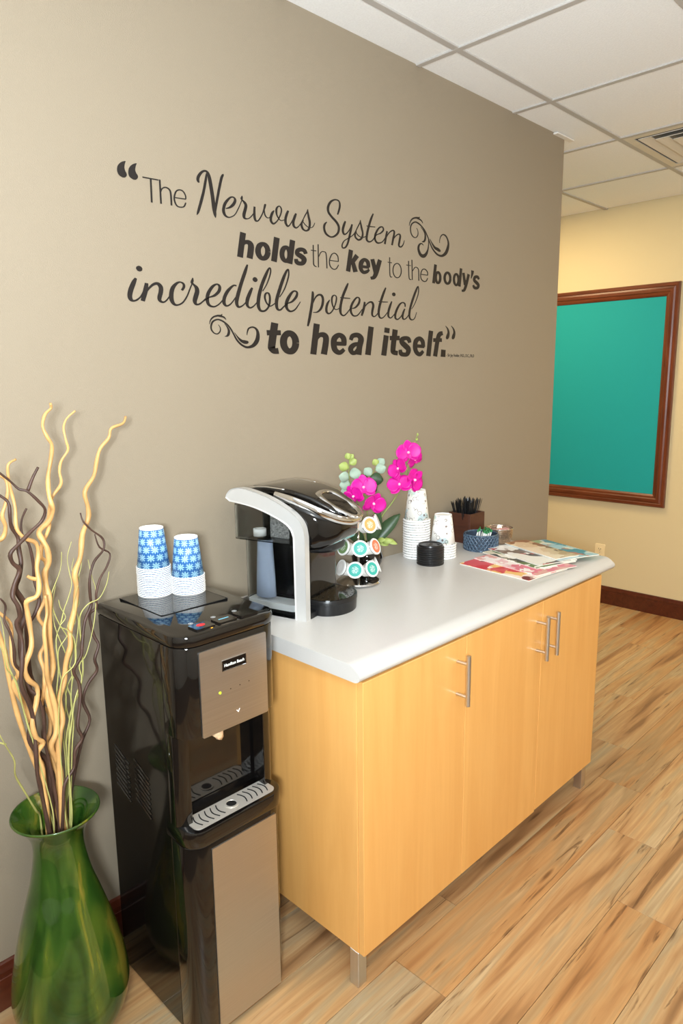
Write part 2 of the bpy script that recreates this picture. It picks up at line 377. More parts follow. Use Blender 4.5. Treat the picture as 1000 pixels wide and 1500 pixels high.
# traced on the wall plane (x mm, z mm, pen width mm) and in the room (mm)
STROKES={
'nervous':[[(42.1,2011.4,2.7),(38.7,2015,5.4),(38.9,2022.5,6.1),(45.4,2032.8,5.8),(54.3,2040.8,4.8),(63,2043.6,4.8),(69.9,2040.7,5.8),(74.4,2029.9,7.5),(78.3,2010.3,7.8),(82.3,1983.9,7.8),(85.3,1957.1,8.3),(87.7,1940.3,6.1),(89.6,1932,1.1)],
 [(30,1930.2,0.7),(34.8,1939,4.8),(44.7,1964.2,5.8),(54.8,1992.7,5.4),(63.4,2024.5,4.8),(65.9,2038.3,2)],
 [(87.7,1940.3,3.2),(91.5,1958,4.4),(98.9,1986.7,5.4),(107.1,2015.4,5.4),(113.6,2035.4,5.4),(118,2043.4,4.7),(120.4,2046.9,1)],
 [(124.4,1960.6,2),(137,1965.2,4.7),(148.9,1974.1,6.5),(155.8,1983.9,5.8),(155.7,1990.9,4.4),(148.7,1993.8,3.2),(138.3,1989.8,4.3),(124,1975.3,6.1),(117.5,1962.1,6.1),(116.5,1951.6,6.5),(121.2,1942.7,5.4),(131.2,1939.3,3.4),(142.8,1942.5,2.5),(154.7,1950.4,2.2),(167.1,1968.2,2),(174.7,1981.7,1.7),(179.3,1990.4,1.8)],
 [(180.8,2002.5,1.1),(179.7,1997.5,4.7),(178.8,1993.9,4.7),(181.7,1990.8,3.2),(189,1985.8,6.1),(192.9,1979.3,6.5),(190.1,1968.2,6.8),(185.2,1955,7.2),(186,1946.2,5.8),(194.2,1944.6,3.2),(203.9,1948,2.3),(213.9,1956.7,2.3),(220.2,1963.9,1.8)],
 [(223.4,1980.9,4),(222.1,1967.8,5),(222.2,1953.4,5.8),(226,1944.5,5),(234,1945.2,3),(243,1954.7,2.7),(252.2,1968.8,2.5),(257.7,1980.5,4),(261.8,1992.1,4.7),(262.4,1994.4,1.8)],
 [(257.6,1978.7,2.2),(259.6,1966.3,3),(265.5,1959.3,2.7),(273,1958.7,2),(278.7,1961.8,1.9)],
 [(294.1,1981.6,2.2),(287.5,1974.2,5.7),(282,1962.3,6.1),(282,1951.2,5.8),(290.2,1945.4,4.6),(301.9,1952.2,2.9),(311.3,1962.9,2.7),(319.6,1977.2,3),(322.1,1988.7,3.2),(317.7,1995.9,2.7),(311.2,1995.9,2.9),(304.6,1989.7,4.3),(302.5,1982,4.9),(304.4,1971.2,3.4),(310.6,1962.8,2.5),(318.9,1958.4,2.2),(329.4,1960.9,2.1),(336.9,1965.7,1.8)],
 [(348.2,1989.4,4.6),(341.8,1978.7,6.1),(336.9,1964.8,6.1),(337.6,1953.6,6.1),(344.7,1946.5,4.6),(352.8,1951.1,2.5),(363.9,1965,2.3),(372.9,1979.6,2.3)],
 [(378.5,1986.5,4.2),(372.8,1975.8,6.1),(367,1961.6,6.1),(368.8,1950.1,5.7),(378.1,1946.4,3.8),(387.8,1952.2,2.3),(397.6,1962.2,2.3),(407.6,1976.1,2.1),(416.2,1989,2.4),(424.2,1998.9,2.6),(426.1,2005.3,2.3)],
 [(424.9,2002.8,3),(428.6,1986,5.3),(433,1971.2,5.6),(432.1,1957.4,5.3),(426.2,1947.3,5.2),(416.4,1943.6,4.2),(405.4,1946.4,5.2),(400.1,1954.9,5.6),(400.4,1963.6,4.8),(407.5,1972.3,2.3)],
 [(406,1967.3,1.6),(415.4,1959.9,1.9),(427.8,1954.9,2),(439,1955.5,2),(447.6,1960.6,1.8),(454.1,1971.3,0.8)]],
'system':[[(552.4,2009.9,3.2),(557.8,2020.8,4.9),(563,2037.9,5.1),(559.1,2050.2,3.8),(543,2051.9,3.8),(524.8,2043.8,5.4),(512.6,2028.5,6.5),(512.2,2012.4,6.5),(525.9,1999.7,6.5),(545.9,1987.8,7),(557.1,1974.4,6.5),(554.4,1957.6,5.9),(539.1,1944.7,5.1),(520.8,1939.6,4.5),(501,1946.4,5.9),(493.4,1960.2,5.9),(495.6,1972.5,5.4),(504.9,1981.1,2.2)],
 [(587.1,1995.1,4.3),(580.7,1983.2,6.5),(575.1,1967.3,6.5),(580.3,1955.6,5.4),(592.9,1960.1,3.1),(605.7,1972.9,2.8),(615.6,1986.8,2.8)],
 [(617.4,1990.4,4.5),(612.1,1973.8,5.7),(605.5,1953.4,5.7),(596.7,1930,5.1),(586,1916.7,4.5),(574.3,1913.9,4),(571.1,1921.3,3.7),(580,1934.8,2.7),(599,1945.6,2.6),(616.1,1954.8,2.6),(629.9,1966.4,2.6),(644.3,1986.6,2.8),(655.3,2002.2,2.8),(657.1,2008.6,2.2)],
 [(656.2,2005.1,3.5),(661.7,1986.2,5.7),(667.3,1970,5.1),(662.8,1955.3,5.7),(648.3,1946.9,5.1),(633.2,1952.8,5.1),(631.2,1963.8,5.1),(637.7,1971.7,2.6)],
 [(635.5,1968.6,1.7),(646.2,1960.2,2.3),(663.6,1956.8,2.6),(681.3,1961.9,2.6),(692.5,1970.6,2.1)],
 [(718.3,2037.5,3.4),(708.4,2021.3,5.9),(697.1,1996.8,6.2),(688,1970,6.5),(686.6,1952.6,6.2),(699.1,1947.6,4.5),(714.9,1954.8,3.1),(733.1,1973.1,2.7),(753.8,1981.6,4),(768.7,1993.8,4.5),(763.1,2002.6,4),(746.9,1997.5,4.5),(730.8,1978.5,5.7),(726.2,1960.6,5.7),(737.6,1949.6,5.3),(758.4,1953.1,3.3),(772.4,1963.6,2.6),(785.5,1980,2.4)],
 [(686,1995.3,2.3),(703.8,1995.8,2.8),(727.2,1997.4,2.4)],
 [(787.4,1992.6,4.8),(781.8,1973.6,5.7),(776.2,1950.3,5.3)],
 [(779.4,1967.5,2.4),(795.9,1987.3,3),(814.9,1998.7,4.2),(824.6,1995.5,5.1),(819.8,1975.6,5.9),(812.7,1951.3,5.3)],
 [(817.5,1969.4,2.4),(834.3,1985,3),(848.8,1991.4,4.2),(856.2,1986.4,5.6),(851.5,1967.7,5.9),(849.1,1954.5,5.3),(859,1950.9,4.2),(871.3,1959.7,2.8),(878.6,1974.8,0.9)]],
'incredible':[[(-155.8,1776.9,0.4),(-153.3,1777.2,9.4),(-147.3,1777.8,13.5),(-141.2,1778.4,9.4),(-138.6,1778.6,0.4)],
 [(-158.1,1754.4,4.2),(-164.7,1743.7,8.4),(-173.7,1725.5,9.4),(-177.6,1711.5,8.8),(-175.4,1702.4,7.8),(-167.9,1699.4,4.6),(-157.5,1703.3,3.7),(-146.2,1713,2.9),(-135.9,1730.5,2.3)],
 [(-129.2,1744.9,6.5),(-133,1728.8,9),(-138.7,1712.5,8.8),(-143,1700.8,7.8)],
 [(-136.2,1716.7,2.9),(-124.8,1731.4,3.8),(-110.1,1743.6,5.7),(-97.1,1746.3,7.3),(-89.4,1738.3,8.8),(-90.2,1726.2,8.8),(-94.6,1713.8,8.4),(-94,1705.2,6.5),(-84.7,1701.9,4.1),(-74.8,1707.2,2.9),(-64.4,1719.1,2.4),(-58.9,1728.7,2)],
 [(-27.1,1735.8,4.8),(-20.6,1745.1,5.3),(-21.9,1752.8,4.5),(-31.6,1756.1,3.7),(-42.9,1751.4,5.7),(-54.6,1739.2,8.2),(-59.8,1722.5,9),(-59,1708.3,8.6),(-52.3,1699,6.1),(-41.3,1698.1,4.1),(-26,1705.5,3.3),(-12.5,1722,2.9),(-1.1,1743.7,2.6),(5.1,1755,2.4)],
 [(8.1,1770.2,1.7),(6.4,1763,5.6),(4.8,1757.6,5.3),(10.1,1753.3,4.1),(18.1,1746.3,8.2),(19.6,1736,9.5),(14.2,1722,9.9),(11,1711.2,8.6),(14.4,1703.9,5.7),(24.8,1704.6,3.7),(36.9,1712.7,3),(46.6,1721.2,2.4)],
 [(23.1,1704.9,2.4),(37.3,1712.4,2.3),(55.5,1723.6,2.9),(75.4,1730.8,5.8),(90.4,1743.4,6.9),(93.2,1755.9,5.8),(84.2,1760.9,4),(69.5,1753.1,6.3),(55,1734.9,7.5),(50.9,1717.6,7.5),(56.2,1704.3,6),(72,1701.1,4),(88.6,1708.8,2.9),(103.9,1722.9,2.3)],
 [(150.3,1762.2,3.5),(139.1,1761.9,4.3),(119.7,1745.8,7.3),(107.8,1727.5,7.5),(105.9,1712.9,7.5),(114,1705.9,4.6),(129.2,1713,2.9),(147,1731.9,2.4)],
 [(191.2,1822.8,3.5),(182.6,1803.8,7.3),(165.7,1767.1,7.9),(152.7,1733.8,8.5),(148.9,1715.8,7.5),(155.2,1705.7,5.5),(170.7,1711.4,2.9),(184.8,1724.3,2.4)],
 [(205.5,1761.6,4.3),(197.6,1749,7.5),(186.9,1727.4,8.5),(185.8,1712.4,6.3),(195.7,1706.2,4.6),(209.7,1712.5,3),(225.4,1727.1,2.3)],
 [(208.1,1784.1,0.6),(210.7,1784.3,8.9),(216.7,1784.9,13.4),(222.8,1785.4,8.9),(225.5,1785.7,0.6)],
 [(243.4,1755.7,1.8),(260.4,1778.3,2.4),(273.7,1806.7,3),(274.3,1820.4,3.3),(268.1,1819.7,4),(255.2,1798.9,7.3),(240,1770.5,7.9),(228.7,1739.5,8.5),(225.7,1715.1,7.9),(233.1,1701,6.1),(249.3,1701.4,4.9),(264.1,1714.6,4.3),(269.4,1736.4,4.9),(265.5,1750.7,4.3),(254.4,1749.9,4.3),(250.7,1738.1,4.3),(257.1,1723.3,3.6),(270.3,1715.6,3),(289.3,1725.5,2.4)],
 [(306.7,1743.8,1.9),(326.5,1768.6,2.6),(342.7,1804.1,3.2),(343.7,1822.8,3.5),(337.7,1822.2,4.5),(323.4,1799.2,7.3),(305.2,1760.6,7.9),(294.5,1732.1,8.3),(295.8,1711.1,6.7),(307.5,1707.2,4.5),(322.7,1718.4,3),(335.8,1727.2,2.9),(355.5,1734.8,5.1),(372.6,1750.3,6.4),(375.2,1763.1,4.5),(360.8,1764.5,4.5),(343.8,1748.1,7.7),(332.5,1728.5,8.3),(334.1,1712.9,7),(348.1,1705.6,5.1),(368,1713.5,3.2),(388.6,1736.2,1.3)]],
'potential':[[(439.7,1770.6,3.6),(440.7,1762.2,6.8),(437.8,1739.8,7.2),(431.4,1713,7.2),(423.5,1684.1,7.2),(417.3,1665.9,4.4)],
 [(440.6,1735.9,2.4),(451.1,1752.9,3.6),(464.4,1762,5.2),(477.5,1761.6,6.4),(483.5,1751.2,6.7),(481.3,1734.6,6.8),(472.2,1719.6,6),(457.3,1710.1,4),(440.8,1708.5,1.6)],
 [(513,1750.7,2.1),(503.7,1739.2,6),(498.1,1725.4,6.7),(499.3,1713.1,6.3),(509.1,1708.5,4.2),(522.9,1716.6,3.4),(535.4,1734.1,3.4),(541.8,1749.2,3.8),(542.9,1761.8,3.4),(534.4,1766.6,2.9),(525.2,1761.5,4.6),(522.3,1749.9,4.6),(525.4,1735.5,3.8),(532.8,1725.6,2.9),(544.4,1723.2,2.6),(560,1730.5,2.2)],
 [(596.8,1808.1,3.8),(587.4,1792.5,7.1),(573,1768.2,7.1),(563.3,1742.3,7.1),(559.9,1723.1,7.5),(563.4,1710.6,5.5),(575.2,1706.4,4.2),(589.5,1714.3,3.1),(604.7,1728.4,2.3),(615.3,1731.2,2.5),(629.8,1735,4.8),(645.6,1747.9,6.2),(650.6,1761.2,5.3),(644.8,1767.9,3.5),(633.4,1764.9,4.8),(618.7,1750.3,6.3),(609.5,1734.7,6.7),(609.4,1719.7,6.3),(619.8,1708.9,5),(636.1,1709.4,3.8),(649.2,1717.8,2.9),(662.5,1731.6,2.1)],
 [(560.5,1761.4,2.5),(579.2,1761.3,3.4),(606,1761.8,2.5)],
 [(675,1756,4.8),(672.5,1741,7),(665.8,1723.1,7),(660,1710.8,4.8)],
 [(665.8,1729.7,2.6),(682.6,1747.1,3.1),(699.4,1756.6,4.8),(712.3,1756.4,6.6),(717.4,1746.2,7.4),(712.9,1730.4,7),(711.8,1717,5.7),(719.7,1711.3,4),(731.7,1716,2.8),(745.6,1729.1,2.3)],
 [(781,1809.7,3.5),(770.1,1792.1,7),(756.1,1764.3,7.5),(747.3,1741.5,7.8),(744.5,1723.4,7),(749.7,1710.7,5.3),(761.3,1708.7,3.9),(775.4,1716.2,2.6),(791.4,1730.7,2.3)],
 [(743.9,1762.4,2.3),(764.8,1762.3,3.2),(791.3,1763.5,2.3)],
 [(812.4,1767.2,3.2),(803.9,1751.9,6.9),(795.7,1733.2,7),(794.6,1717.3,6),(805.8,1711.5,3.7),(818.4,1718.6,2.6),(831.1,1729.7,2.3)],
 [(814.5,1790.7,0.5),(817.1,1790.9,9),(823.2,1791.3,12.3),(829.3,1791.8,9),(831.9,1792,0.5)],
 [(884.7,1753.8,3.4),(882.7,1764.1,4.8),(869.6,1767.3,3.7),(854.8,1759.9,5.5),(840.2,1742.8,6.9),(831.9,1726.3,6.9),(832.3,1712.5,6),(844.1,1709,4.1),(860.7,1718.7,2.8),(873.6,1733.4,2.6),(881.8,1745.5,2.6)],
 [(882.5,1746.7,3.8),(875.5,1735.8,6),(870.7,1721.6,6.4),(874.6,1711.8,4.6),(887,1713.2,3.1),(900.1,1723.3,2.4),(911.4,1738,1.9)],
 [(920.9,1749.1,1.4),(938,1767.8,1.8),(955.1,1797.3,2.4),(959.5,1816.4,2.8),(956.1,1829,2.8),(947,1817.7,6),(930,1788.4,7.2),(915,1756.9,6.9),(908.4,1733.1,6.9),(910.9,1716.8,5.5),(923.3,1711.4,3.8),(938.7,1718.3,2.1),(948.9,1739,0.7)]],
'flourish_a':[[(944.4,2024.6,0.7),(952.2,2016.6,1.5),(952.4,2002.1,2.6),(940.3,1992.3,2.9),(925.1,1993.9,3.2),(914.4,2004.3,3.3),(911.2,2020,3.5),(918.5,2034.5,3.9),(936.5,2043.4,4.4),(954.9,2041.5,4.8),(973.5,2034.1,4.2),(992.4,2022.1,3.7),(1008.6,2003.9,3.3),(1021.7,1985.2,4.2),(1038.1,1966.6,4.8),(1057.9,1953.8,5.5),(1077.8,1948,6.5),(1097.7,1949.3,8.4),(1117.6,1960.7,10.8),(1128.9,1977.5,10.4),(1133.5,1995.3,6.9),(1128,2010,5),(1115.9,2020.8,4.8),(1099.1,2023.4,4.2),(1086,2015,2.9),(1079.8,2001.9,1.8),(1080,1991.5,0.6)],
 [(904.2,2026.2,0.5),(909.5,2039.5,2.8),(922.8,2052.2,4.4),(942.4,2058.3,5.6),(956.1,2059.8,5.2),(962.2,2064.3,0.5)],
 [(945.5,2057.3,4.2),(963.9,2055.5,4.4),(974.8,2050.7,2.8),(979.5,2045,0.5)],
 [(967.4,2030.5,0.5),(983,2022.6,2.5),(993.3,2011.2,4.8),(994.5,1996.6,6.3),(989.9,1987.1,5.9),(980.6,1983.3,3.7),(975.9,1984,0.7)],
 [(1021.4,1998.2,0.6),(1034.5,1984.9,3.7),(1051,1971.9,8.1),(1067.4,1968.2,10.8),(1080.7,1964.5,8.4),(1086,1963.2,1.9)],
 [(1012.5,1997,1.5),(1014.1,1978.6,2.6),(1011,1961.5,4.4),(1001.7,1945.5,8.5),(987.7,1935.9,11.9),(972,1936.5,10.7),(961,1946.3,8.8),(956.1,1958.6,7.4),(960.6,1970.2,5.9),(969.8,1975.9,4),(979.2,1975.2,2.6),(984.6,1971.3,0.6)]],
'flourish_b':[[(83.7,1654.5,0.7),(89.5,1646.6,1.5),(89,1637.4,2.5),(80.2,1629.8,3),(69,1631.1,2.9),(60.5,1639.8,3.2),(59.9,1650.6,3.6),(66.1,1661.7,4),(81.1,1667.9,4),(96.8,1665.1,4),(112.5,1656.8,3.8),(124.7,1645.4,3.4),(134.6,1631,3.4),(143.4,1617.3,4),(154.9,1606.5,4.6),(169,1598.8,5.3),(183.5,1596.5,6.5),(201,1601.2,8.8),(213.9,1612.1,10.6),(220.2,1625.7,9.5),(220.1,1641,6.5),(213,1650.3,4.9),(200.7,1653.1,4.2),(188.3,1648.8,3.8),(183,1639.5,2.7),(181.3,1630,0.6)],
 [(54.5,1654,0.5),(58.5,1664.9,2.5),(67.9,1673.5,3.6),(81.6,1677.9,4.7),(93,1678.9,4.7),(97.8,1683.4,0.6)],
 [(86.1,1677.3,3.8),(99.7,1676.2,4.3),(106.4,1672.9,2.9),(110.3,1668.6,0.6)],
 [(104.5,1658.2,0.5),(113.3,1649.5,2.7),(118.2,1640.5,4.9),(117,1631.2,5.8),(112.1,1625.5,4.6),(103.4,1623.9,0.8)],
 [(137.2,1635.7,0.5),(148.5,1623.1,3),(160,1614.1,6.8),(171.9,1610.8,9.9),(181.7,1610.1,8),(185.3,1609.7,3)]],
'open_quote':[[(-166.8,2021.8,1.4),(-174.2,2015.1,7.7),(-179.1,2006.3,12.3),(-179.1,1997.7,15.1),(-176.3,1991.6,15.8),(-174.5,1987,11.9),(-173.5,1983.9,3.6)],
 [(-137.6,2022.6,1.4),(-145.1,2015.8,7.2),(-150.1,2006.9,11.5),(-150,1998.2,15.1),(-147.2,1992.1,16.9),(-145.4,1987.4,11.9),(-144.3,1984.3,3.8)]],
'the_a':[[(-123.1,1994.3,2.7),(-79.1,1995.4,2.7)],
 [(-100.6,1995.1,3.3),(-101.4,1939.4,3.3)],
 [(-75.3,1997.2,3.1),(-75.3,1940.6,3.3)],
 [(-74.4,1968.3,2),(-70.2,1976.7,2.5),(-60.5,1981.7,2.9),(-50.1,1979.2,3.1),(-45.7,1970.3,3.3),(-45.1,1941.5,3.3)],
 [(-34.5,1962,2.3),(-1.7,1963.5,2.4)],
 [(-1.6,1963.9,2.4),(-2.3,1972.7,2.4),(-9.1,1981.4,2.7),(-20,1982.9,2.9),(-30,1976.9,2.9),(-35.6,1963.2,2.9),(-34.7,1951.6,2.9),(-28.5,1942.8,2.9),(-17.7,1941.5,2.7),(-7.7,1945.1,2.7),(-2.2,1954.9,2.4)]],
'holds':[[(179.9,1906.5,13.8),(166.2,1840,13.8)],
 [(172,1865.8,6.3),(182.5,1880.1,9.2),(198.6,1882.7,12.7),(206.3,1872.9,14.6),(199.9,1840.6,14.6)],
 [(266.9,1866.4,14),(265.2,1858.7,13.8),(261,1852.1,13.3),(255,1847.5,12.5),(248,1845.6,11.6),(241.2,1846.8,12.5),(235.6,1850.7,13.3),(232,1856.9,13.8),(230.9,1864.3,14),(232.6,1871.8,13.1),(236.7,1878.4,13.3),(242.7,1883,11.8),(249.6,1884.9,10.9),(256.4,1883.9,12.5),(262.1,1880,13.3),(265.8,1873.8,13.1),(266.9,1866.4,14)],
 [(302,1909.2,14.6),(288.4,1841.6,14.6)],
 [(362.6,1909.7,14),(349.3,1842,14)],
 [(350.5,1868.1,13.4),(349.1,1860.7,12.6),(345.6,1854.3,12.2),(340.5,1849.9,11.6),(334.5,1848.1,10.9),(328.7,1849.3,11.6),(324,1853.2,12.9),(320.9,1859.1,12.6),(320,1866.3,12.8),(321.4,1873.6,12.6),(324.9,1880,12.2),(329.9,1884.4,11.6),(335.8,1886.2,10.9),(341.6,1885.1,11.6),(346.5,1881.3,12.2),(349.6,1875.3,12.6),(350.5,1868.1,13.4)],
 [(414.6,1877.2,10.3),(408.6,1885.9,11.6),(395.4,1887.5,11.5),(382.1,1882.8,11.6),(380.5,1873.3,12.8),(395.7,1867.9,14.7),(407,1860.7,14.7),(401.8,1849.8,12.2),(388.5,1846.8,11.5),(377.6,1849.4,12.2),(374.4,1858.4,9.6)]],
'the_b':[[(446,1906.8,2.6),(446,1868.8,2.6),(447.3,1849.2,2.9),(458.2,1844.6,2.6)],
 [(436.5,1890.5,2.2),(458.4,1890.9,2.2)],
 [(466.7,1910.9,2.6),(466.5,1843.8,2.6)],
 [(468.1,1874.4,1.6),(477.7,1889,2.2),(489.5,1892.3,2.2),(500.1,1886.4,2.6),(503.1,1844.3,2.6)],
 [(513.6,1869.8,2.2),(553.6,1870.2,2.2)],
 [(553.6,1870.2,2.2),(551.4,1885.4,2.6),(539.4,1893.2,2.6),(524.9,1888.3,2.6),(514.5,1869.9,2.6),(516.6,1853.9,2.7),(528.9,1845.3,2.6),(543.5,1847.4,2.6),(554.4,1860.1,2)]],
'key':[[(611.5,1911.9,13.2),(597.4,1844.6,13.2)],
 [(613,1870.4,11.5),(640.1,1898.1,14.1)],
 [(617.8,1879.8,12.3),(632.2,1846.3,15)],
 [(658.2,1866.3,8.8),(696.3,1867.1,9.2)],
 [(694.2,1866.9,11.1),(690.8,1883.2,12.9),(674.2,1889,10.6),(659.7,1878.1,13.9),(656.8,1860.8,13.2),(668.4,1849.4,11.1),(685.7,1852.4,9.7),(697.7,1860.4,6.2)],
 [(713.3,1895.1,13.2),(730.3,1853.6,14.8)],
 [(751.2,1896.5,13.2),(733.9,1857.2,14.8),(721.7,1838.6,12),(705.3,1833.9,9.2)]],
'to':[[(801.1,1910.3,2.8),(802.7,1853.2,2.8),(814,1847.7,2.8)],
 [(791.5,1894,2.3),(812.3,1893.9,2.3)],
 [(862.7,1872.6,2.9),(861.1,1863.4,2.9),(856.3,1855.4,2.8),(849.1,1850,2.9),(840.6,1847.8,2.9),(832.1,1849.2,2.8),(824.9,1854,2.8),(820.1,1861.4,2.8),(818.4,1870.3,2.8),(820.1,1879.4,2.8),(824.8,1887.3,2.9),(831.9,1892.7,2.8),(840.3,1895,2.8),(848.8,1893.7,2.9),(856,1889,2.9),(860.9,1881.5,2.8),(862.7,1872.6,2.9)]],
'the_c':[[(902.2,1909.7,2.9),(905.2,1854.8,2.9),(917.2,1848.6,2.9)],
 [(890.5,1895.1,2.4),(914.2,1895.2,2.4)],
 [(920.4,1915.5,2.9),(923.6,1848.2,2.9)],
 [(924.8,1878.4,1.9),(938.3,1892.3,2.4),(952.9,1890.9,2.4),(958.8,1880.8,3),(960.1,1848.6,2.9)],
 [(971.2,1872.2,2.4),(1011.1,1872.1,2.5)],
 [(1011.1,1872.1,2.5),(1008.4,1884.2,3),(994,1891.6,2.9),(979.2,1887.7,2.9),(970.4,1870.6,2.9),(974.8,1855.3,2.9),(990.6,1848.9,3),(1003.1,1852,3),(1011.3,1862.1,2.4)]],
'bodys':[[(1057,1914,10.6),(1046.5,1847.8,10.6)],
 [(1086.7,1870.5,9.6),(1085.8,1863.3,9.5),(1082.9,1857.1,9.3),(1078.5,1852.8,9),(1073.2,1851.2,8.6),(1067.8,1852.4,9),(1063.3,1856.2,9.3),(1060.1,1862.1,9.5),(1058.9,1869.2,9.6),(1059.8,1876.4,9.5),(1062.6,1882.5,9.3),(1067,1886.8,9),(1072.3,1888.5,8.6),(1077.7,1887.3,9),(1082.3,1883.5,9.3),(1085.5,1877.6,9.5),(1086.7,1870.5,9.6)],
 [(1149,1874,9.6),(1147.9,1866.5,9.9),(1144.1,1860,9.7),(1138.4,1855.5,9),(1131.6,1853.7,8.6),(1124.7,1854.9,9),(1118.7,1858.9,9.3),(1114.7,1865,9.5),(1113.2,1872.4,10),(1114.3,1879.8,9.5),(1118,1886.3,9.3),(1123.6,1890.8,9),(1130.4,1892.6,8.6),(1137.4,1891.5,9),(1143.3,1887.6,9.7),(1147.4,1881.4,9.5),(1149,1874,9.6)],
 [(1216.8,1916.7,10.5),(1207.9,1849.9,10.5)],
 [(1201.4,1873.8,9.4),(1200.6,1866.2,9.4),(1197.5,1859.6,9.1),(1192.9,1855.1,8.8),(1187.2,1853.4,8.4),(1181.5,1854.6,8.4),(1176.6,1858.7,9.1),(1173.2,1865,9.4),(1171.9,1872.5,9.4),(1172.8,1880,9),(1175.7,1886.5,8.8),(1180.4,1891,8.4),(1185.9,1892.8,8.1),(1191.6,1891.6,8.8),(1196.6,1887.6,9.1),(1200,1881.3,9.4),(1201.4,1873.8,9.4)],
 [(1232.3,1902,10.5),(1245.4,1858.4,11.5)],
 [(1267.7,1900.2,10.9),(1252,1858.9,11),(1239.4,1838.8,9.8),(1224.3,1836,7.6)],
 [(1293.2,1916.5,12),(1291.8,1905.1,9.4),(1284.7,1886.3,2.1)],
 [(1337.9,1888,8.7),(1328.6,1895.8,10.9),(1310.9,1893.6,10.9),(1306.5,1881.3,11.5),(1323.6,1873.2,13.1),(1336,1865,11.5),(1327.4,1854.6,10.9),(1308.6,1854.1,10.9),(1299.4,1863,7.6)]],
'to_b':[[(285.4,1669.1,18.7),(271.4,1604.5,19.7),(272.8,1594.5,18.1),(280.1,1588,15.5),(296.8,1589.1,17.7)],
 [(254.3,1639.7,15),(307.7,1641.8,14.2)],
 [(366.3,1614.3,19),(364.1,1604.1,18.9),(358.4,1595.6,18.6),(350.2,1590.1,19.1),(340.7,1588.4,17.7),(331.4,1590.7,18.2),(323.6,1596.8,18.6),(318.7,1605.5,18.9),(317.2,1615.7,19),(319.4,1625.7,18.9),(324.9,1634.1,17.7),(333,1639.7,18.2),(342.4,1641.5,17.7),(351.7,1639.3,18.2),(359.6,1633.4,18.6),(364.7,1624.6,18.9),(366.3,1614.3,19)]],
'heal':[[(455.4,1674.8,17.7),(438.3,1581.7,17.7)],
 [(447.2,1621.8,7.5),(464.6,1640.1,12.9),(486.3,1641.6,17.1),(494.7,1628,17.8),(484,1582.6,18.6)],
 [(529.6,1617.3,12.7),(582.8,1617.8,12.7)],
 [(575.2,1613.1,15.7),(573.4,1635.1,17.2),(553.8,1644.5,15),(532.5,1633.6,17.8),(528.5,1613.6,17.8),(535.6,1596.4,17.2),(555.6,1589.5,14.3),(576.1,1600.3,11.2)],
 [(607.5,1630.7,11.2),(615.9,1644,14.2),(640.9,1647.5,15.7),(656.5,1636.1,18.7),(649,1611.5,18.7),(644.2,1584.3,18.8)],
 [(653.5,1621,9.7),(623.9,1616.4,14.2),(606.6,1603.6,16.5),(613.6,1590.8,14.2),(629.2,1591.5,12.7),(644.4,1605.7,11.2)],
 [(706.5,1677.7,18),(689.8,1584.8,18.8)]],
'itself':[[(784,1652.2,18),(770.7,1584.3,18)],
 [(788.9,1677.6,18),(786.4,1660.8,18)],
 [(831.4,1673.7,18.8),(819.8,1608.2,18),(824.3,1596.4,16.4),(845,1593.7,15.6)],
 [(802.4,1643.9,14.9),(855.5,1645.8,15.5)],
 [(911.6,1631.6,12.2),(905,1643.5,15.5),(889.4,1647,13.9),(870.1,1642.3,16.3),(868.3,1631.5,18),(887.7,1620,19.6),(904.7,1608.3,18.8),(897.7,1592,15.5),(878.3,1589.6,14.7),(862.8,1593.3,15.5),(858.9,1606,11.4)],
 [(943.5,1621.5,12.2),(995.6,1620.9,12.2)],
 [(989.5,1618.7,15.3),(985,1639.2,15.5),(966.6,1648.1,15.3),(946.6,1638,17.1),(942.2,1615.4,17.1),(951.9,1598,15.5),(970.8,1592.2,14.5),(989.7,1604.2,11.1)],
 [(1034.7,1678.3,17.1),(1020.5,1586.9,17.8)],
 [(1106.1,1672.9,14.4),(1088.1,1668,17),(1077,1650.6,16.3),(1061.4,1586.7,17)],
 [(1049.4,1645.5,13.6),(1101.6,1647.2,13.6)],
 [(1112.8,1612.1,18.7),(1110.6,1585.5,19.4)]],
'close_quote':[[(1123.5,1700,1.3),(1137.1,1690,5.3),(1143.4,1676.5,8.5),(1139.3,1663.5,12.7),(1134.3,1655.6,11),(1130.8,1652.1,3.4)],
 [(1160.4,1701.7,1.3),(1174.2,1691.6,5.1),(1180.7,1678.1,8.8),(1176.6,1664.9,12.7),(1171.6,1656.9,11),(1167.9,1653.4,3.5)]]}
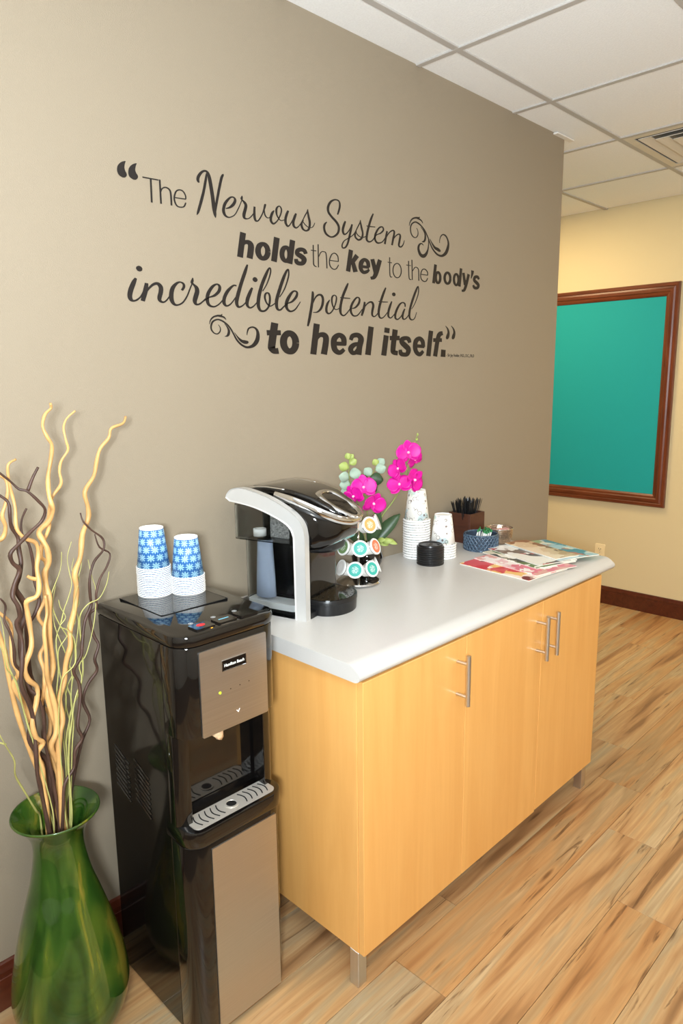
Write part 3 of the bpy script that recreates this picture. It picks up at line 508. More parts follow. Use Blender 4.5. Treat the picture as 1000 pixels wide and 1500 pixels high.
BRANCHES=[
('tan',8,[(-456,-140,1458),(-459,-141,1446),(-472,-142,1434),(-476,-143,1412),(-467,-144,1389),(-463,-146,1370),(-471,-147,1339),(-480,-148,1301),(-478,-149,1269),(-474,-150,1249),(-476,-151,1230),(-491,-152,1206),(-511,-153,1189),(-502,-154,1172),(-493,-155,1154),(-496,-157,1121),(-510,-158,1098),(-509,-159,1071),(-502,-160,1046),(-504,-161,1010),(-511,-162,957),(-512,-163,895),(-518,-164,866),(-526,-165,838),(-521,-166,794),(-517,-168,750),(-525,-169,717),(-532,-170,678),(-523,-171,630),(-532,-172,557)],[]),
('tan',6,[(-385,-100,1439),(-408,-102,1422),(-414,-103,1404),(-411,-105,1377),(-412,-107,1354),(-432,-108,1329),(-438,-110,1307),(-434,-112,1283),(-454,-113,1259),(-465,-115,1237),(-474,-117,1212),(-476,-118,1185),(-491,-120,1154),(-495,-122,1132),(-488,-123,1114),(-494,-125,1081),(-501,-127,1049),(-500,-128,1032),(-516,-130,1005),(-507,-132,969),(-515,-133,930),(-527,-135,909),(-518,-137,875),(-522,-138,831),(-532,-140,800),(-522,-142,771),(-523,-143,732),(-532,-145,711),(-522,-147,679),(-530,-148,638),(-538,-150,550)],[]),
('tan',8,[(-264,-100,1421),(-273,-104,1407),(-304,-108,1398),(-316,-112,1375),(-343,-116,1350),(-355,-120,1323),(-363,-124,1294),(-388,-128,1262),(-388,-132,1225),(-394,-136,1196),(-411,-140,1164),(-418,-144,1121),(-435,-148,1087),(-438,-152,1054),(-445,-156,1032),(-452,-160,1003),(-464,-164,966),(-467,-168,932),(-484,-172,896),(-496,-176,852),(-510,-180,816),(-507,-184,773),(-516,-188,746),(-527,-192,698),(-533,-196,568)],[]),
('tan',7,[(-567,-220,1354),(-579,-220,1347),(-584,-219,1318),(-584,-218,1289),(-578,-218,1258),(-575,-217,1221),(-561,-217,1199),(-543,-216,1182),(-542,-216,1156),(-546,-215,1129),(-541,-215,1096),(-546,-214,1074),(-570,-214,1064),(-574,-213,1039),(-570,-212,1006),(-567,-212,969),(-582,-211,931),(-581,-211,897),(-568,-210,870),(-572,-210,837),(-579,-209,806),(-574,-209,770),(-563,-208,748),(-578,-208,726),(-570,-207,687),(-570,-206,645),(-568,-206,590)],[(-548,-215,1107),(-558,-215,1111),(-565,-215,1117)]),
('tan',7,[(-628,-180,1064),(-612,-178,1040),(-596,-176,1010),(-596,-174,971),(-593,-172,936),(-582,-170,906),(-597,-168,876),(-582,-166,826),(-570,-164,776),(-556,-162,710),(-550,-160,652),(-545,-158,556)],[]),
('tan',7,[(-587,-160,1320),(-573,-159,1309),(-567,-157,1286),(-569,-156,1262),(-577,-154,1238),(-576,-153,1212),(-585,-152,1188),(-601,-150,1175),(-608,-149,1126),(-603,-148,1077),(-612,-146,1014),(-603,-145,945),(-597,-144,875),(-585,-142,802),(-567,-141,706),(-548,-139,624),(-541,-138,545)],[]),
('tan',8,[(-527,-200,1064),(-527,-198,1024),(-532,-197,992),(-532,-196,938),(-537,-194,888),(-535,-193,850),(-524,-191,797),(-526,-190,751),(-538,-188,723),(-526,-187,667),(-524,-186,622),(-525,-184,559)],[]),
('dark',6,[(-613,-240,1340),(-590,-239,1312),(-575,-238,1297),(-556,-237,1293),(-535,-236,1272),(-525,-235,1250),(-536,-234,1226),(-558,-232,1208),(-579,-231,1190),(-595,-230,1175),(-595,-229,1153),(-586,-228,1133),(-597,-227,1107),(-599,-226,1086),(-589,-225,1065),(-590,-224,1040),(-600,-223,1023),(-592,-222,985),(-592,-221,946),(-596,-220,898),(-588,-218,856),(-584,-217,817),(-582,-216,775),(-581,-215,740),(-582,-214,689),(-579,-213,652),(-574,-212,596)],[(-556,-237,1293),(-545,-237,1316),(-532,-237,1337)]),
('dark',6,[(-518,-120,1238),(-532,-121,1214),(-532,-123,1188),(-519,-124,1163),(-517,-125,1120),(-521,-126,1084),(-516,-128,1053),(-512,-129,1032),(-526,-130,1005),(-545,-132,986),(-551,-133,954),(-550,-134,871),(-531,-136,830),(-528,-137,761),(-535,-138,728),(-527,-139,670),(-525,-141,618),(-526,-142,540)],[]),
('dark',8,[(-594,-170,1286),(-570,-170,1266),(-568,-170,1238),(-570,-169,1214),(-562,-169,1187),(-561,-169,1162),(-556,-169,1135),(-563,-169,1108),(-573,-168,1081),(-563,-168,1046),(-562,-168,1019),(-570,-168,995),(-572,-168,945),(-571,-167,901),(-568,-167,849),(-563,-167,802),(-574,-167,750),(-561,-167,713),(-544,-166,681),(-541,-166,632),(-541,-166,558)],[]),
('dark',5,[(-419,-160,1219),(-413,-162,1202),(-399,-164,1178),(-377,-166,1152),(-378,-168,1128),(-400,-170,1109),(-414,-173,1074),(-419,-175,1030),(-422,-177,1007),(-439,-179,977),(-447,-181,934),(-452,-183,907),(-475,-185,876),(-468,-187,839),(-469,-189,801),(-478,-192,751),(-471,-194,720),(-491,-196,696),(-499,-198,656),(-523,-200,628),(-532,-202,571)],[]),
('dark',5,[(-376,-130,1160),(-368,-131,1128),(-346,-132,1106),(-355,-133,1079),(-372,-134,1057),(-384,-135,1024),(-389,-136,989),(-409,-137,973),(-402,-138,924),(-390,-138,902),(-402,-140,873),(-401,-140,840),(-428,-141,811),(-442,-142,776),(-428,-143,730),(-450,-144,689),(-465,-145,647),(-477,-146,614),(-486,-147,580),(-498,-148,529)],[]),
('dark',5,[(-622,-220,1084),(-616,-218,1063),(-618,-215,1035),(-605,-212,1009),(-600,-210,975),(-603,-208,936),(-590,-205,908),(-577,-202,870),(-562,-200,854),(-552,-198,809),(-554,-195,739),(-546,-192,664),(-539,-190,568)],[]),
('green',2,[(-427,-120,1150),(-442,-123,1115),(-441,-126,1081),(-438,-130,1056),(-452,-133,1022),(-462,-136,1007),(-477,-139,970),(-491,-143,939),(-491,-146,877),(-500,-149,827),(-506,-152,776),(-500,-156,702),(-501,-159,630),(-510,-162,542)],[]),
('green',2,[(-468,-160,1140),(-474,-158,1100),(-493,-156,1057),(-496,-154,1033),(-487,-151,989),(-470,-149,946),(-454,-147,919),(-454,-145,865),(-473,-143,827),(-480,-140,781),(-473,-138,722),(-484,-136,651),(-495,-134,522)],[]),
('green',2,[(-416,-100,1106),(-425,-107,1081),(-412,-114,1062),(-429,-121,1032),(-435,-128,999),(-434,-136,965),(-445,-142,916),(-456,-150,867),(-474,-157,810),(-479,-164,752),(-494,-171,688),(-508,-178,548)],[]),
('green',2,[(-422,-140,1132),(-416,-141,1103),(-433,-142,1054),(-434,-144,1009),(-450,-145,992),(-464,-146,961),(-452,-148,937),(-464,-149,887),(-479,-150,838),(-471,-152,782),(-492,-153,698),(-495,-154,530)],[]),
('green',2,[(-392,-120,1102),(-391,-129,1064),(-389,-138,1026),(-402,-146,959),(-428,-155,896),(-451,-164,877),(-453,-173,844),(-475,-182,811),(-490,-190,766),(-509,-199,687),(-515,-208,565)],[]),
('green',2.5,[(-378,-190,1083),(-385,-186,1053),(-402,-182,1024),(-425,-178,1018),(-442,-173,997),(-446,-169,962),(-444,-165,904),(-445,-161,848),(-457,-156,804),(-476,-152,765),(-484,-148,693),(-498,-144,527)],[]),
('green',2,[(-500,-200,1048),(-498,-200,1030),(-487,-200,1008),(-501,-200,991),(-489,-199,978),(-475,-199,950),(-476,-199,898),(-504,-199,876),(-514,-198,837),(-522,-198,781),(-525,-198,711),(-527,-198,566)],[]),
('green',2.5,[(-645,-240,1014),(-628,-231,976),(-623,-222,940),(-608,-214,907),(-600,-205,865),(-591,-196,823),(-580,-188,771),(-568,-179,721),(-549,-170,564)],[]),
('green',3,[(-668,-260,841),(-646,-239,789),(-627,-217,736),(-622,-196,691),(-600,-175,637),(-572,-153,568),(-558,-132,540)],[(-646,-239,789),(-657,-239,797),(-667,-239,806)]),
('green',2,[(-603,-150,1025),(-603,-158,998),(-606,-167,952),(-604,-175,921),(-596,-184,887),(-591,-192,838),(-586,-200,788),(-577,-209,719),(-560,-217,591)],[]),
('green',2,[(-442,-170,1062),(-454,-166,1019),(-453,-163,976),(-474,-159,946),(-492,-156,919),(-492,-152,861),(-482,-149,803),(-490,-145,731),(-491,-142,618),(-500,-138,526)],[]),
('green',2,[(-475,-130,1061),(-488,-137,1021),(-489,-144,974),(-474,-151,908),(-468,-158,855),(-478,-165,807),(-479,-172,755),(-491,-179,690),(-509,-186,552)],[])]

# ================================================================== THE ROOM
RX0, RX1, RY0, RY1, HC = -2.6, 3.3924, -3.6, 1.6, 2.5396
WEND = 1.977                     # free end of the taupe wall
def struct(name, mb, material, parent=None, label=None):
    o = mb.build(name, material, parent)
    if parent is None: o['kind'] = 'structure'
    if label: o['label'] = label
    return o
floor = struct('floor', MB().box(RX0, RX1, RY0, RY1, -0.06, -0.004), MT['subfloor'], label='wood plank floor in warm tan and grey')
ceiling = struct('ceiling', MB().box(RX0, RX1, RY0, RY1, HC + 0.02, HC + 0.08), MT['plaster'], label='white suspended ceiling of square tiles in a grid')
struct('wall_back', MB().box(RX0, WEND, 0.0, 0.13, -0.004, HC + 0.006), MT['taupe'], label='taupe painted wall carrying the black lettering')
struct('wall_right', MB().box(RX1, RX1 + 0.1, RY0, RY1, -0.06, HC + 0.08), MT['cream'], label='cream yellow wall behind the teal framed board')
struct('wall_left', MB().box(RX0 - 0.1, RX0, RY0, RY1, -0.06, HC + 0.08), MT['plaster'], label='white wall outside the left of the view')
struct('wall_front', MB().box(RX0 - 0.1, RX1 + 0.1, RY0 - 0.1, RY0, -0.06, HC + 0.08), MT['plaster'], label='white wall behind the viewer')
struct('wall_passage', MB().box(RX0 - 0.1, RX1 + 0.1, RY1, RY1 + 0.1, -0.06, HC + 0.08), MT['cream'], label='cream wall of the passage behind the taupe wall')

# planks: every board its own piece of the floor
PW, PL = 0.163, 1.2
row_x = {0: 0.131, 1: 1.053, 2: 0.744, -1: 1.602, -2: 2.078, -3: 2.778}
plank_full = MB().box(0.0006, PL - 0.0006, 0.0006, PW - 0.0006, -0.0035, 0.0, 0.0007, 1).mesh('plank'); plank_full.materials.append(MT['plank'])
for k in range(-11, 9):
    y1 = -0.603 - PW*k
    joint = row_x.get(k, random.uniform(0, PL))
    x = joint - PL*math.ceil((joint + 1.3)/PL)
    while x < RX1:
        a, b = max(x, -1.3), min(x + PL, RX1)
        if b - a > 0.03:
            if b - a > PL - 1e-4: me = plank_full
            else:
                me = MB().box(0.0006, b - a - 0.0006, 0.0006, PW - 0.0006, -0.0035, 0.0, 0.0007, 1).mesh('plank'); me.materials.append(MT['plank'])
            o = bpy.data.objects.new('plank', me); COL.objects.link(o); o.parent = floor; o.location = (a, y1 - PW, 0)
        x = x + PL

# ceiling tiles and grid
CELL = 0.6096; CX, CY = 0.9443, -0.1633
tile_me = MB().box(0.006, CELL - 0.006, 0.006, CELL - 0.006, HC + 0.005, HC + 0.019, 0.002, 1).mesh('ceiling_tile'); tile_me.materials.append(MT['ceiling'])
VENT = (2, -1)
LAMPS = [(-4, -3), (0, -4), (2, -3), (2, 1)]
for i in range(-3, 4):
    for j in range(-4, 3):
        if (i, j) == VENT or (i, j) in LAMPS: continue
        x0, y0 = CX + i*CELL, CY + j*CELL
        if x0 + CELL < WEND and y0 > 0: continue
        x1 = min(x0 + CELL, RX1)
        o = bpy.data.objects.new('ceiling_tile', tile_me); COL.objects.link(o); o.parent = ceiling; o.location = (x0, y0, 0)
for j in range(-4, 4):
    y = CY + j*CELL; xa = -0.9 if y < 0 else WEND
    MB().box(xa, RX1, y - 0.012, y + 0.012, HC, HC + 0.019, 0.0015, 1).build('grid_bar', MT['grid'], ceiling)
for i in range(-3, 4):
    x = CX + i*CELL; yb = 0.0 if x < WEND else RY1
    MB().box(x - 0.0115, x + 0.0115, CY - 4*CELL, yb, HC - 0.0005, HC + 0.019, 0.0015, 1).build('cross_bar', MT['grid'], ceiling)
# plain field of ceiling panels beyond the pieces that can be told apart
struct('ceiling_panel', MB().box(RX0, -0.9, RY0, -0.001, HC + 0.004, HC + 0.0195), MT['ceiling'], ceiling)
struct('ceiling_panel', MB().box(-0.9, RX1, RY0, CY - 4*CELL, HC + 0.004, HC + 0.0195), MT['ceiling'], ceiling)
struct('trim_1', MB().box(WEND - 0.10, WEND + 0.05, -0.022, 0.002, HC - 0.004, HC + 0.002, 0.001, 1), MT['plaster'], label='small white ceiling trim tab at the wall corner')
# baseboards
def baseboard(name, poly, a0, a1, axis, label):
    o = MB().prism(poly, a0, a1, axis).build(name, MT['mahogany'], None); o['kind'] = 'structure'; o['label'] = label; return o
bb = [(0, 0), (-0.016, 0), (-0.016, 0.083), (-0.0135, 0.0845), (-0.0135, 0.087), (-0.015, 0.089), (-0.015, 0.100), (-0.011, 0.108), (-0.008, 0.117), (-0.004, 0.120), (0, 0.120)]
baseboard('baseboard_back', bb, RX0, WEND, 'x', 'dark mahogany baseboard under the taupe wall')
baseboard('baseboard_right', [(RX1 + p[0], p[1]) for p in bb], RY0, RY1, 'y', 'dark mahogany baseboard along the cream wall')

# ceiling vent (square diffuser)
vt = thing('ceiling_vent', 'square louvred air vent set in the ceiling by the cream wall', 'vent', (CX + 2.5*CELL, CY - 0.5*CELL, HC))
def ring(h, w, z0, z1, drop=0.0):
    """square ring, outer half width h, face width w; inner edge raised by drop"""
    mb = MB(); a, b = h, h - w
    o = [(-a, -a), (a, -a), (a, a), (-a, a)]; i_ = [(-b, -b), (b, -b), (b, b), (-b, b)]
    for k in range(4):
        l = (k+1) % 4
        vs = [o[k] + (z0,), o[l] + (z0,), i_[l] + (z0 + drop,), i_[k] + (z0 + drop,), o[k] + (z1,), o[l] + (z1,), i_[l] + (z1 + drop,), i_[k] + (z1 + drop,)]
        mb.add(vs, [(0, 1, 2, 3), (7, 6, 5, 4), (0, 4, 5, 1), (3, 2, 6, 7)])
    return mb
ring(0.293, 0.035, 0.0, 0.004).build('frame', MT['vent'], vt)
for k, h in enumerate((0.245, 0.19, 0.135)):
    ring(h, 0.038, -0.002, 0.001, 0.014).build('louvre', MT['vent'], vt)
MB().box(-0.075, 0.075, -0.075, 0.075, 0.0, 0.004, 0.002).build('centre_plate', MT['vent'], vt)
MB().box(-0.29, 0.29, -0.29, 0.29, 0.0165, 0.0185).build('backing', MT['vent_grey'], vt)
# recessed lamps; those above viewer and open floor are added as ambient light
names = ['square recessed ceiling lamp above the viewer', 'square recessed ceiling lamp over the open floor', 'square recessed ceiling lamp in front of the cream wall', 'square recessed ceiling lamp in the passage behind the taupe wall']
for (i, j), lb in zip(LAMPS, names):
    t = thing('ceiling_lamp', lb, 'lamp', (CX + (i + 0.5)*CELL, CY + (j + 0.5)*CELL, HC), 0, 'recessed ceiling lamps')
    ring(0.298, 0.022, 0.0, 0.006).build('frame', MT['grid'], t)
    MB().box(-0.274, 0.274, -0.274, 0.274, 0.003, 0.006).build('diffuser', MT['lamp'], t)

# ================================================================== LETTERING
quote = thing('wall_lettering', 'black vinyl lettering of a quotation about the nervous system on taupe wall', 'lettering')
def stroke_mesh(mb, pts, squash=0.70, y0=-0.0012):
    """flat ribbon with the pen width in pts[2]; x is squashed while the width is laid on, as the broad pen lies"""
    raw = [(p[0]*0.001*squash, p[1]*0.001, p[2]*0.001) for p in pts]
    sm = spline(raw, 5)
    n = len(sm); L = []; Rr = []
    for i in range(n):
        a, b = sm[max(i-1, 0)], sm[min(i+1, n-1)]
        dx, dz = b[0] - a[0], b[1] - a[1]; d = math.hypot(dx, dz) or 1e-9
        nx, nz = -dz/d, dx/d; w = max(sm[i][2], 0.0006)/2
        L.append(((sm[i][0] + nx*w)/squash, sm[i][1] + nz*w)); Rr.append(((sm[i][0] - nx*w)/squash, sm[i][1] - nz*w))
    for yy in (y0, -0.0001):
        base = [(p[0], yy, p[1]) for p in L] + [(p[0], yy, p[1]) for p in Rr]
        mb.add(base, [(i, i+1, n+i+1, n+i) for i in range(n-1)])
    m = len(mb.v) - 4*n
    for i in range(n-1):
        for o in (0, n): mb.f.append((m+o+i, m+o+i+1, m+2*n+o+i+1, m+2*n+o+i))
    for i in (0, n-1): mb.f.append((m+i, m+n+i, m+3*n+i, m+2*n+i))
WORD = {'open_quote': 'opening_quotation_mark', 'the_a': 'word_the', 'nervous': 'word_nervous', 'system': 'word_system', 'flourish_a': 'flourish', 'holds': 'word_holds', 'the_b': 'word_the', 'key': 'word_key', 'to': 'word_to', 'the_c': 'word_the', 'bodys': 'word_bodys',
        'incredible': 'word_incredible', 'potential': 'word_potential', 'flourish_b': 'flourish', 'to_b': 'word_to', 'heal': 'word_heal', 'itself': 'word_itself', 'close_quote': 'closing_quotation_mark'}
for key, strokes in STROKES.items():
    mb = MB()
    for q, s in enumerate(strokes): stroke_mesh(mb, s, y0=-0.0012 - 0.00003*q)
    me = bpy.data.meshes.new(key); me.from_pydata(mb.v, [], mb.f); me.update()
    link(WORD[key], me, MT['vinyl'], quote)
def text_mesh(name, body, size, material, parent, M, align='LEFT', ext=0.0003, offset=0.0, xs=1.0):
    cu = bpy.data.curves.new(name, 'FONT'); cu.body = body; cu.size = size; cu.align_x = align; cu.extrude = ext; cu.offset = offset; cu.resolution_u = 3
    ob = bpy.data.objects.new(name, cu); COL.objects.link(ob)
    dg = bpy.context.evaluated_depsgraph_get(); dg.update()
    me = bpy.data.meshes.new_from_object(ob.evaluated_get(dg)); bpy.data.objects.remove(ob); 
    me.transform(Matrix.Diagonal((xs, 1, 1, 1))); me.transform(M); me.materials.clear()
    return link(name, me, material, parent)
wallM = Matrix(((1, 0, 0, 1.132), (0, 0, -1, -0.0006), (0, 1, 0, 1.5872), (0, 0, 0, 1)))
text_mesh('attribution', '- Sir Jay Holder, M.D., D.C., Ph.D', 0.0165, MT['vinyl'], quote, wallM, xs=0.83)

# ================================================================== TEAL BOARD, OUTLET
board = thing('framed_board', 'large teal fabric board in a mahogany frame on the cream wall', 'board', (RX1, 0.45, 0.698))
by0, by1, bz0, bz1 = -0.492, 0.60, 0.0, 1.363
prof = [(0.0, 0.0), (0.020, 0.0), (0.026, 0.006), (0.026, 0.020), (0.021, 0.024), (0.024, 0.034), (0.024, 0.050), (0.018, 0.056), (0.016, 0.068), (0.010, 0.078), (0.0, 0.080)]
def frame_side(p, q, inner, material):
    """moulding from p to q (y,z), mitred; inner = unit vector into the picture"""
    d = Vector((q[0]-p[0], q[1]-p[1])).normalized(); rings = []
    for end, s in ((p, 1), (q, -1)):
        rings.append([(-h, end[0] + inner[0]*w + d.x*s*w, end[1] + inner[1]*w + d.y*s*w) for h, w in prof])
    return MB().loft(rings)
frame_side((by0, bz1), (by1, bz1), (0, -1), None).build('frame_rail', MT['mahogany_h'], board)
frame_side((by0, bz0), (by1, bz0), (0, 1), None).build('frame_rail', MT['mahogany_h'], board)
frame_side((by0, bz0), (by0, bz1), (1, 0), None).build('frame_stile', MT['mahogany_v'], board)
frame_side((by1, bz0), (by1, bz1), (-1, 0), None).build('frame_stile', MT['mahogany_v'], board)
MB().box(-0.006, -0.0005, by0 + 0.075, by1 - 0.075, 0.075, bz1 - 0.075).build('panel', MT['teal'], board)

outlet = thing('wall_outlet', 'ivory double power outlet low on the cream wall', 'outlet', (RX1, 0.357, 0.346))
MB().prism(round_rect(-0.034, 0.034, -0.057, 0.057, 0.004, 3), -0.005, 0.0, 'x').build('cover_plate', MT['ivory'], outlet)
for dz in (0.024, -0.024):
    s = MB().prism([(0.0165*math.cos(a*PI/12), dz + 0.0145*math.sin(a*PI/12)) for a in range(24)], -0.0065, -0.005, 'x').build('socket', MT['ivory'], outlet)
    MB().box(-0.0072, -0.0064, -0.008, -0.0055, dz - 0.002, dz + 0.006).build('slot', MT['black_dark'], s)
    MB().box(-0.0072, -0.0064, 0.0055, 0.008, dz - 0.002, dz + 0.006).build('slot', MT['black_dark'], s)
    MB().box(-0.0072, -0.0064, -0.002, 0.002, dz - 0.010, dz - 0.006).build('slot', MT['black_dark'], s)
MB().lathe([(0.003, 0), (0.003, 0.001), (0, 0.0012)], 10).xf(Matrix.Translation((-0.005, 0, 0)) @ Matrix.Rotation(-PI/2, 4, 'Y')).build('screw', MT['steel'], outlet)

# ================================================================== CABINET + WORKTOP
CW, CD, ZB, ZT, ZC = 1.2308, 0.594, 0.102, 0.826, 0.867
cab = thing('base_cabinet', 'maple base cabinet with three doors and steel legs under the grey worktop', 'cabinet')
MB().box(0.0, 0.018, -CD, -0.008, ZB, ZT, 0.0008, 1).build('side_panel', MT['maple'], cab)
MB().box(CW - 0.018, CW, -CD, -0.008, ZB, ZT, 0.0008, 1).build('side_panel', MT['maple'], cab)
MB().box(0.018, CW - 0.018, -CD + 0.001, -0.008, ZB, ZB + 0.018).build('bottom_panel', MT['maple_edge'], cab)
MB().box(0.018, CW - 0.018, -CD + 0.001, -0.008, ZT - 0.018, ZT).build('top_rail', MT['maple_edge'], cab)
MB().box(0.018, CW - 0.018, -0.014, -0.008, ZB + 0.018, ZT - 0.018).build('back_panel', MT['maple_edge'], cab)
for i in range(3):
    xa, xb = i*CW/3 + 0.0014, (i+1)*CW/3 - 0.0014
    d = MB().box(xa, xb, -CD - 0.019, -CD - 0.0005, ZB + (0.005 if i == 2 else 0.0), ZT - 0.004, 0.001, 1).build('door', MT['maple'], cab)
    hx = (0.368, 0.788, 0.852)[i]
    hd = MB().tube([(hx, -0.650, 0.648), (hx, -0.650, 0.788)], 0.0062, 14).build('handle', MT['steel_v'], d, angle=40)
    hd['label'] = 'brushed steel bar handle'
    for hz in (0.672, 0.764):
        MB().tube([(hx, -0.613, hz), (hx, -0.648, hz)], 0.0048, 10).build('handle_post', MT['steel_v'], d, angle=40)
for x0, y0 in ((0.0, -CD), (CW - 0.030, -CD), (0.0, -0.06), (CW - 0.030, -0.06)):
    lg = MB().box(x0, x0 + 0.030, y0, y0 + 0.030, 0.003, ZB, 0.0012, 1).box(x0 + 0.001, x0 + 0.029, y0 + 0.001, y0 + 0.029, 0.0, 0.003).build('leg', MT['steel_v'], cab)
XL, XR = -0.017, 1.317
ctp = [(-0.001, ZT), (-0.604, ZT), (-0.614, 0.829), (-0.6195, 0.835), (-0.6205, 0.842), (-0.617, 0.849), (-0.606, 0.8575), (-0.596, 0.8635), (-0.586, 0.8665), (-0.576, ZC), (-0.001, ZC)]
top = MB().prism(ctp, XL, XR, 'x').build('worktop', MT['laminate'], None, angle=35)
tag(top, 'pale grey laminate worktop with a rolled front edge on the maple cabinet', 'worktop')

# ================================================================== WATER COOLER
WX0, WX1, WYB, WYF = -0.367, -0.100, -0.095, -0.447
wc = thing('water_cooler', 'tall black water cooler with steel front panels beside the maple cabinet', 'water cooler')
def rr(x0, x1, yf, yb, r, z0, z1, bev=0.0):
    """plan outline rounded at the two front corners, extruded upward, softened at top and bottom"""
    def o(i): return round_rect(x0 + i, x1 - i, yf + i, yb, max(r - i, 0.002), 8, (1, 1, 0, 0))
    if not bev: return MB().prism(o(0), z0, z1, 'z')
    rings = [[(p[0], p[1], z) for p in o(i)] for z, i in ((z0, bev), (z0 + bev*0.3, bev*0.3), (z0 + bev, 0), (z1 - bev, 0), (z1 - bev*0.3, bev*0.3), (z1, bev))]
    return MB().loft(rings)
YS = -0.372
MB().box(WX0, WX0 + 0.006, YS, WYB, 0.006, 0.958, 0.001, 1).build('side_panel', MT['black_side'], wc)
MB().box(WX1 - 0.006, WX1, YS, WYB, 0.006, 0.958, 0.001, 1).build('side_panel', MT['black_side'], wc)
MB().box(WX0 + 0.006, WX1 - 0.006, WYB - 0.006, WYB, 0.006, 0.958).build('back_panel', MT['black_satin'], wc)
MB().box(WX0 + 0.006, WX1 - 0.006, YS + 0.01, WYB - 0.006, 0.0, 0.03).build('base', MT['black_satin'], wc)
# louvres pressed into the side
for c, (ya, zt) in enumerate(((-0.130, 0.635), (-0.222, 0.633))):
    for k in range(9):
        y, z = ya, zt - 0.0125*k
        MB().tube([(WX0 - 0.0002, y, z), (WX0 - 0.0002, y - 0.066, z - 0.026)], 0.0026, 6).build('louvre', MT['black_side'], wc)
# upper head
hd = rr(WX0, WX1, WYF, YS - 0.001, 0.050, 0.752, 0.958, 0.004).build('dispenser_head', MT['black_gloss'], wc, angle=35)
cap = rr(WX0 - 0.002, WX1 + 0.002, WYF - 0.004, WYB, 0.052, 0.958, 0.985, 0.008).build('top_cover', MT['black_gloss'], wc, angle=35)
MB().prism(round_rect(-0.312, -0.132, -0.292, -0.100, 0.012, 5), 0.985, 0.9862, 'z').build('hatch', MT['black_gloss'], wc)
for (a, b) in (((-0.312, -0.100), (-0.312, -0.292)), ((-0.312, -0.292), (-0.132, -0.292)), ((-0.132, -0.292), (-0.132, -0.100))):
    MB().tube([a + (0.9858,), b + (0.9858,)], 0.0009, 6).build('hatch_seam', MT['black_dark'], wc)
# keys along the front of the cover
for i, kx in enumerate((-0.290, -0.232, -0.174)):
    ky = MB().prism(round_rect(kx - 0.024, kx + 0.024, -0.434, -0.398, 0.004, 3), 0.985, 0.9895, 'z').build('key', MT['black_gloss'], wc)
    if i == 0:
        MB().prism([(kx + 0.010*math.cos(a*PI/8)*(1 if abs(a-8) > 3 else 1.1), -0.413 + 0.0075*math.sin(a*PI/8)) for a in range(16)], 0.9895, 0.990, 'z').build('hot_mark', MT['red'], ky)
        MB().prism([(kx + 0.012 + 0.0025*math.cos(a*PI/6), -0.4362 + 0.0006*math.sin(a*PI/6)) for a in range(12)], 0.982, 0.986, 'z').build('amber_light', MT['amber'], ky)
    if i == 1: MB().box(kx - 0.013, kx + 0.013, -0.4155, -0.4125, 0.9895, 0.9899).build('cold_mark', MT['blue_mark'], ky)
    ic = MB().lathe([(0.0055, 0), (0.0055, 0.0003), (0.0038, 0.0003), (0.0038, 0)], 18, (kx - 0.004, -0.380, 0.985), True).build('icon', MT['grey_mark'], wc)
    MB().lathe([(0.0022, 0), (0.0022, 0.0003)], 12, (kx - 0.004, -0.380, 0.985)).build('icon_dot', MT['grey_mark'], ic)
# steel control panel, nearly flush with the curved head
pn = MB().prism(round_rect(-0.323, -0.145, 0.752, 0.945, 0.004, 3), WYF - 0.004, WYF + 0.004, 'y').build('control_panel', MT['steel'], wc)
MB().prism(round_rect(-0.267, -0.203, 0.887, 0.911, 0.002, 3), WYF - 0.0046, WYF - 0.004, 'y').build('badge', MT['black_gloss'], pn)
bz = [(-0.267, 0.887), (-0.203, 0.887), (-0.203, 0.911), (-0.267, 0.911)]
for k in range(4):
    a, b = bz[k], bz[(k+1) % 4]; MB().tube([(a[0], WYF - 0.0046, a[1]), (b[0], WYF - 0.0046, b[1])], 0.0008, 6).build('badge_edge', MT['chrome'], pn)
text_mesh('brand_lettering', 'Hamilton Beach', 0.0098, MT['white_plastic'], pn, Matrix(((1, 0, 0, -0.235), (0, 0, -1, WYF - 0.0049), (0, 1, 0, 0.8957), (0, 0, 0, 1))), 'CENTER', offset=0.00005, xs=0.86)
MB().lathe([(0.0028, 0), (0.0028, 0.0008), (0, 0.001)], 12).xf(Matrix.Translation((-0.275, WYF - 0.004, 0.841)) @ Matrix.Rotation(PI/2, 4, 'X')).build('power_light', MT['led'], pn)
for k in range(3):
    MB().lathe([(0.0014, 0), (0.0014, 0.0003), (0, 0.0003)], 8).xf(Matrix.Translation((-0.247 + 0.025*k, WYF - 0.004, 0.8415 + 0.001*k)) @ Matrix.Rotation(PI/2, 4, 'X')).build('indicator', MT['black_satin'], pn)
MB().prism([(-0.234, 0.786), (-0.229, 0.780), (-0.224, 0.788), (-0.226, 0.788), (-0.229, 0.783), (-0.232, 0.787)], WYF - 0.0044, WYF - 0.004, 'y').build('drop_mark', MT['white_plastic'], pn)
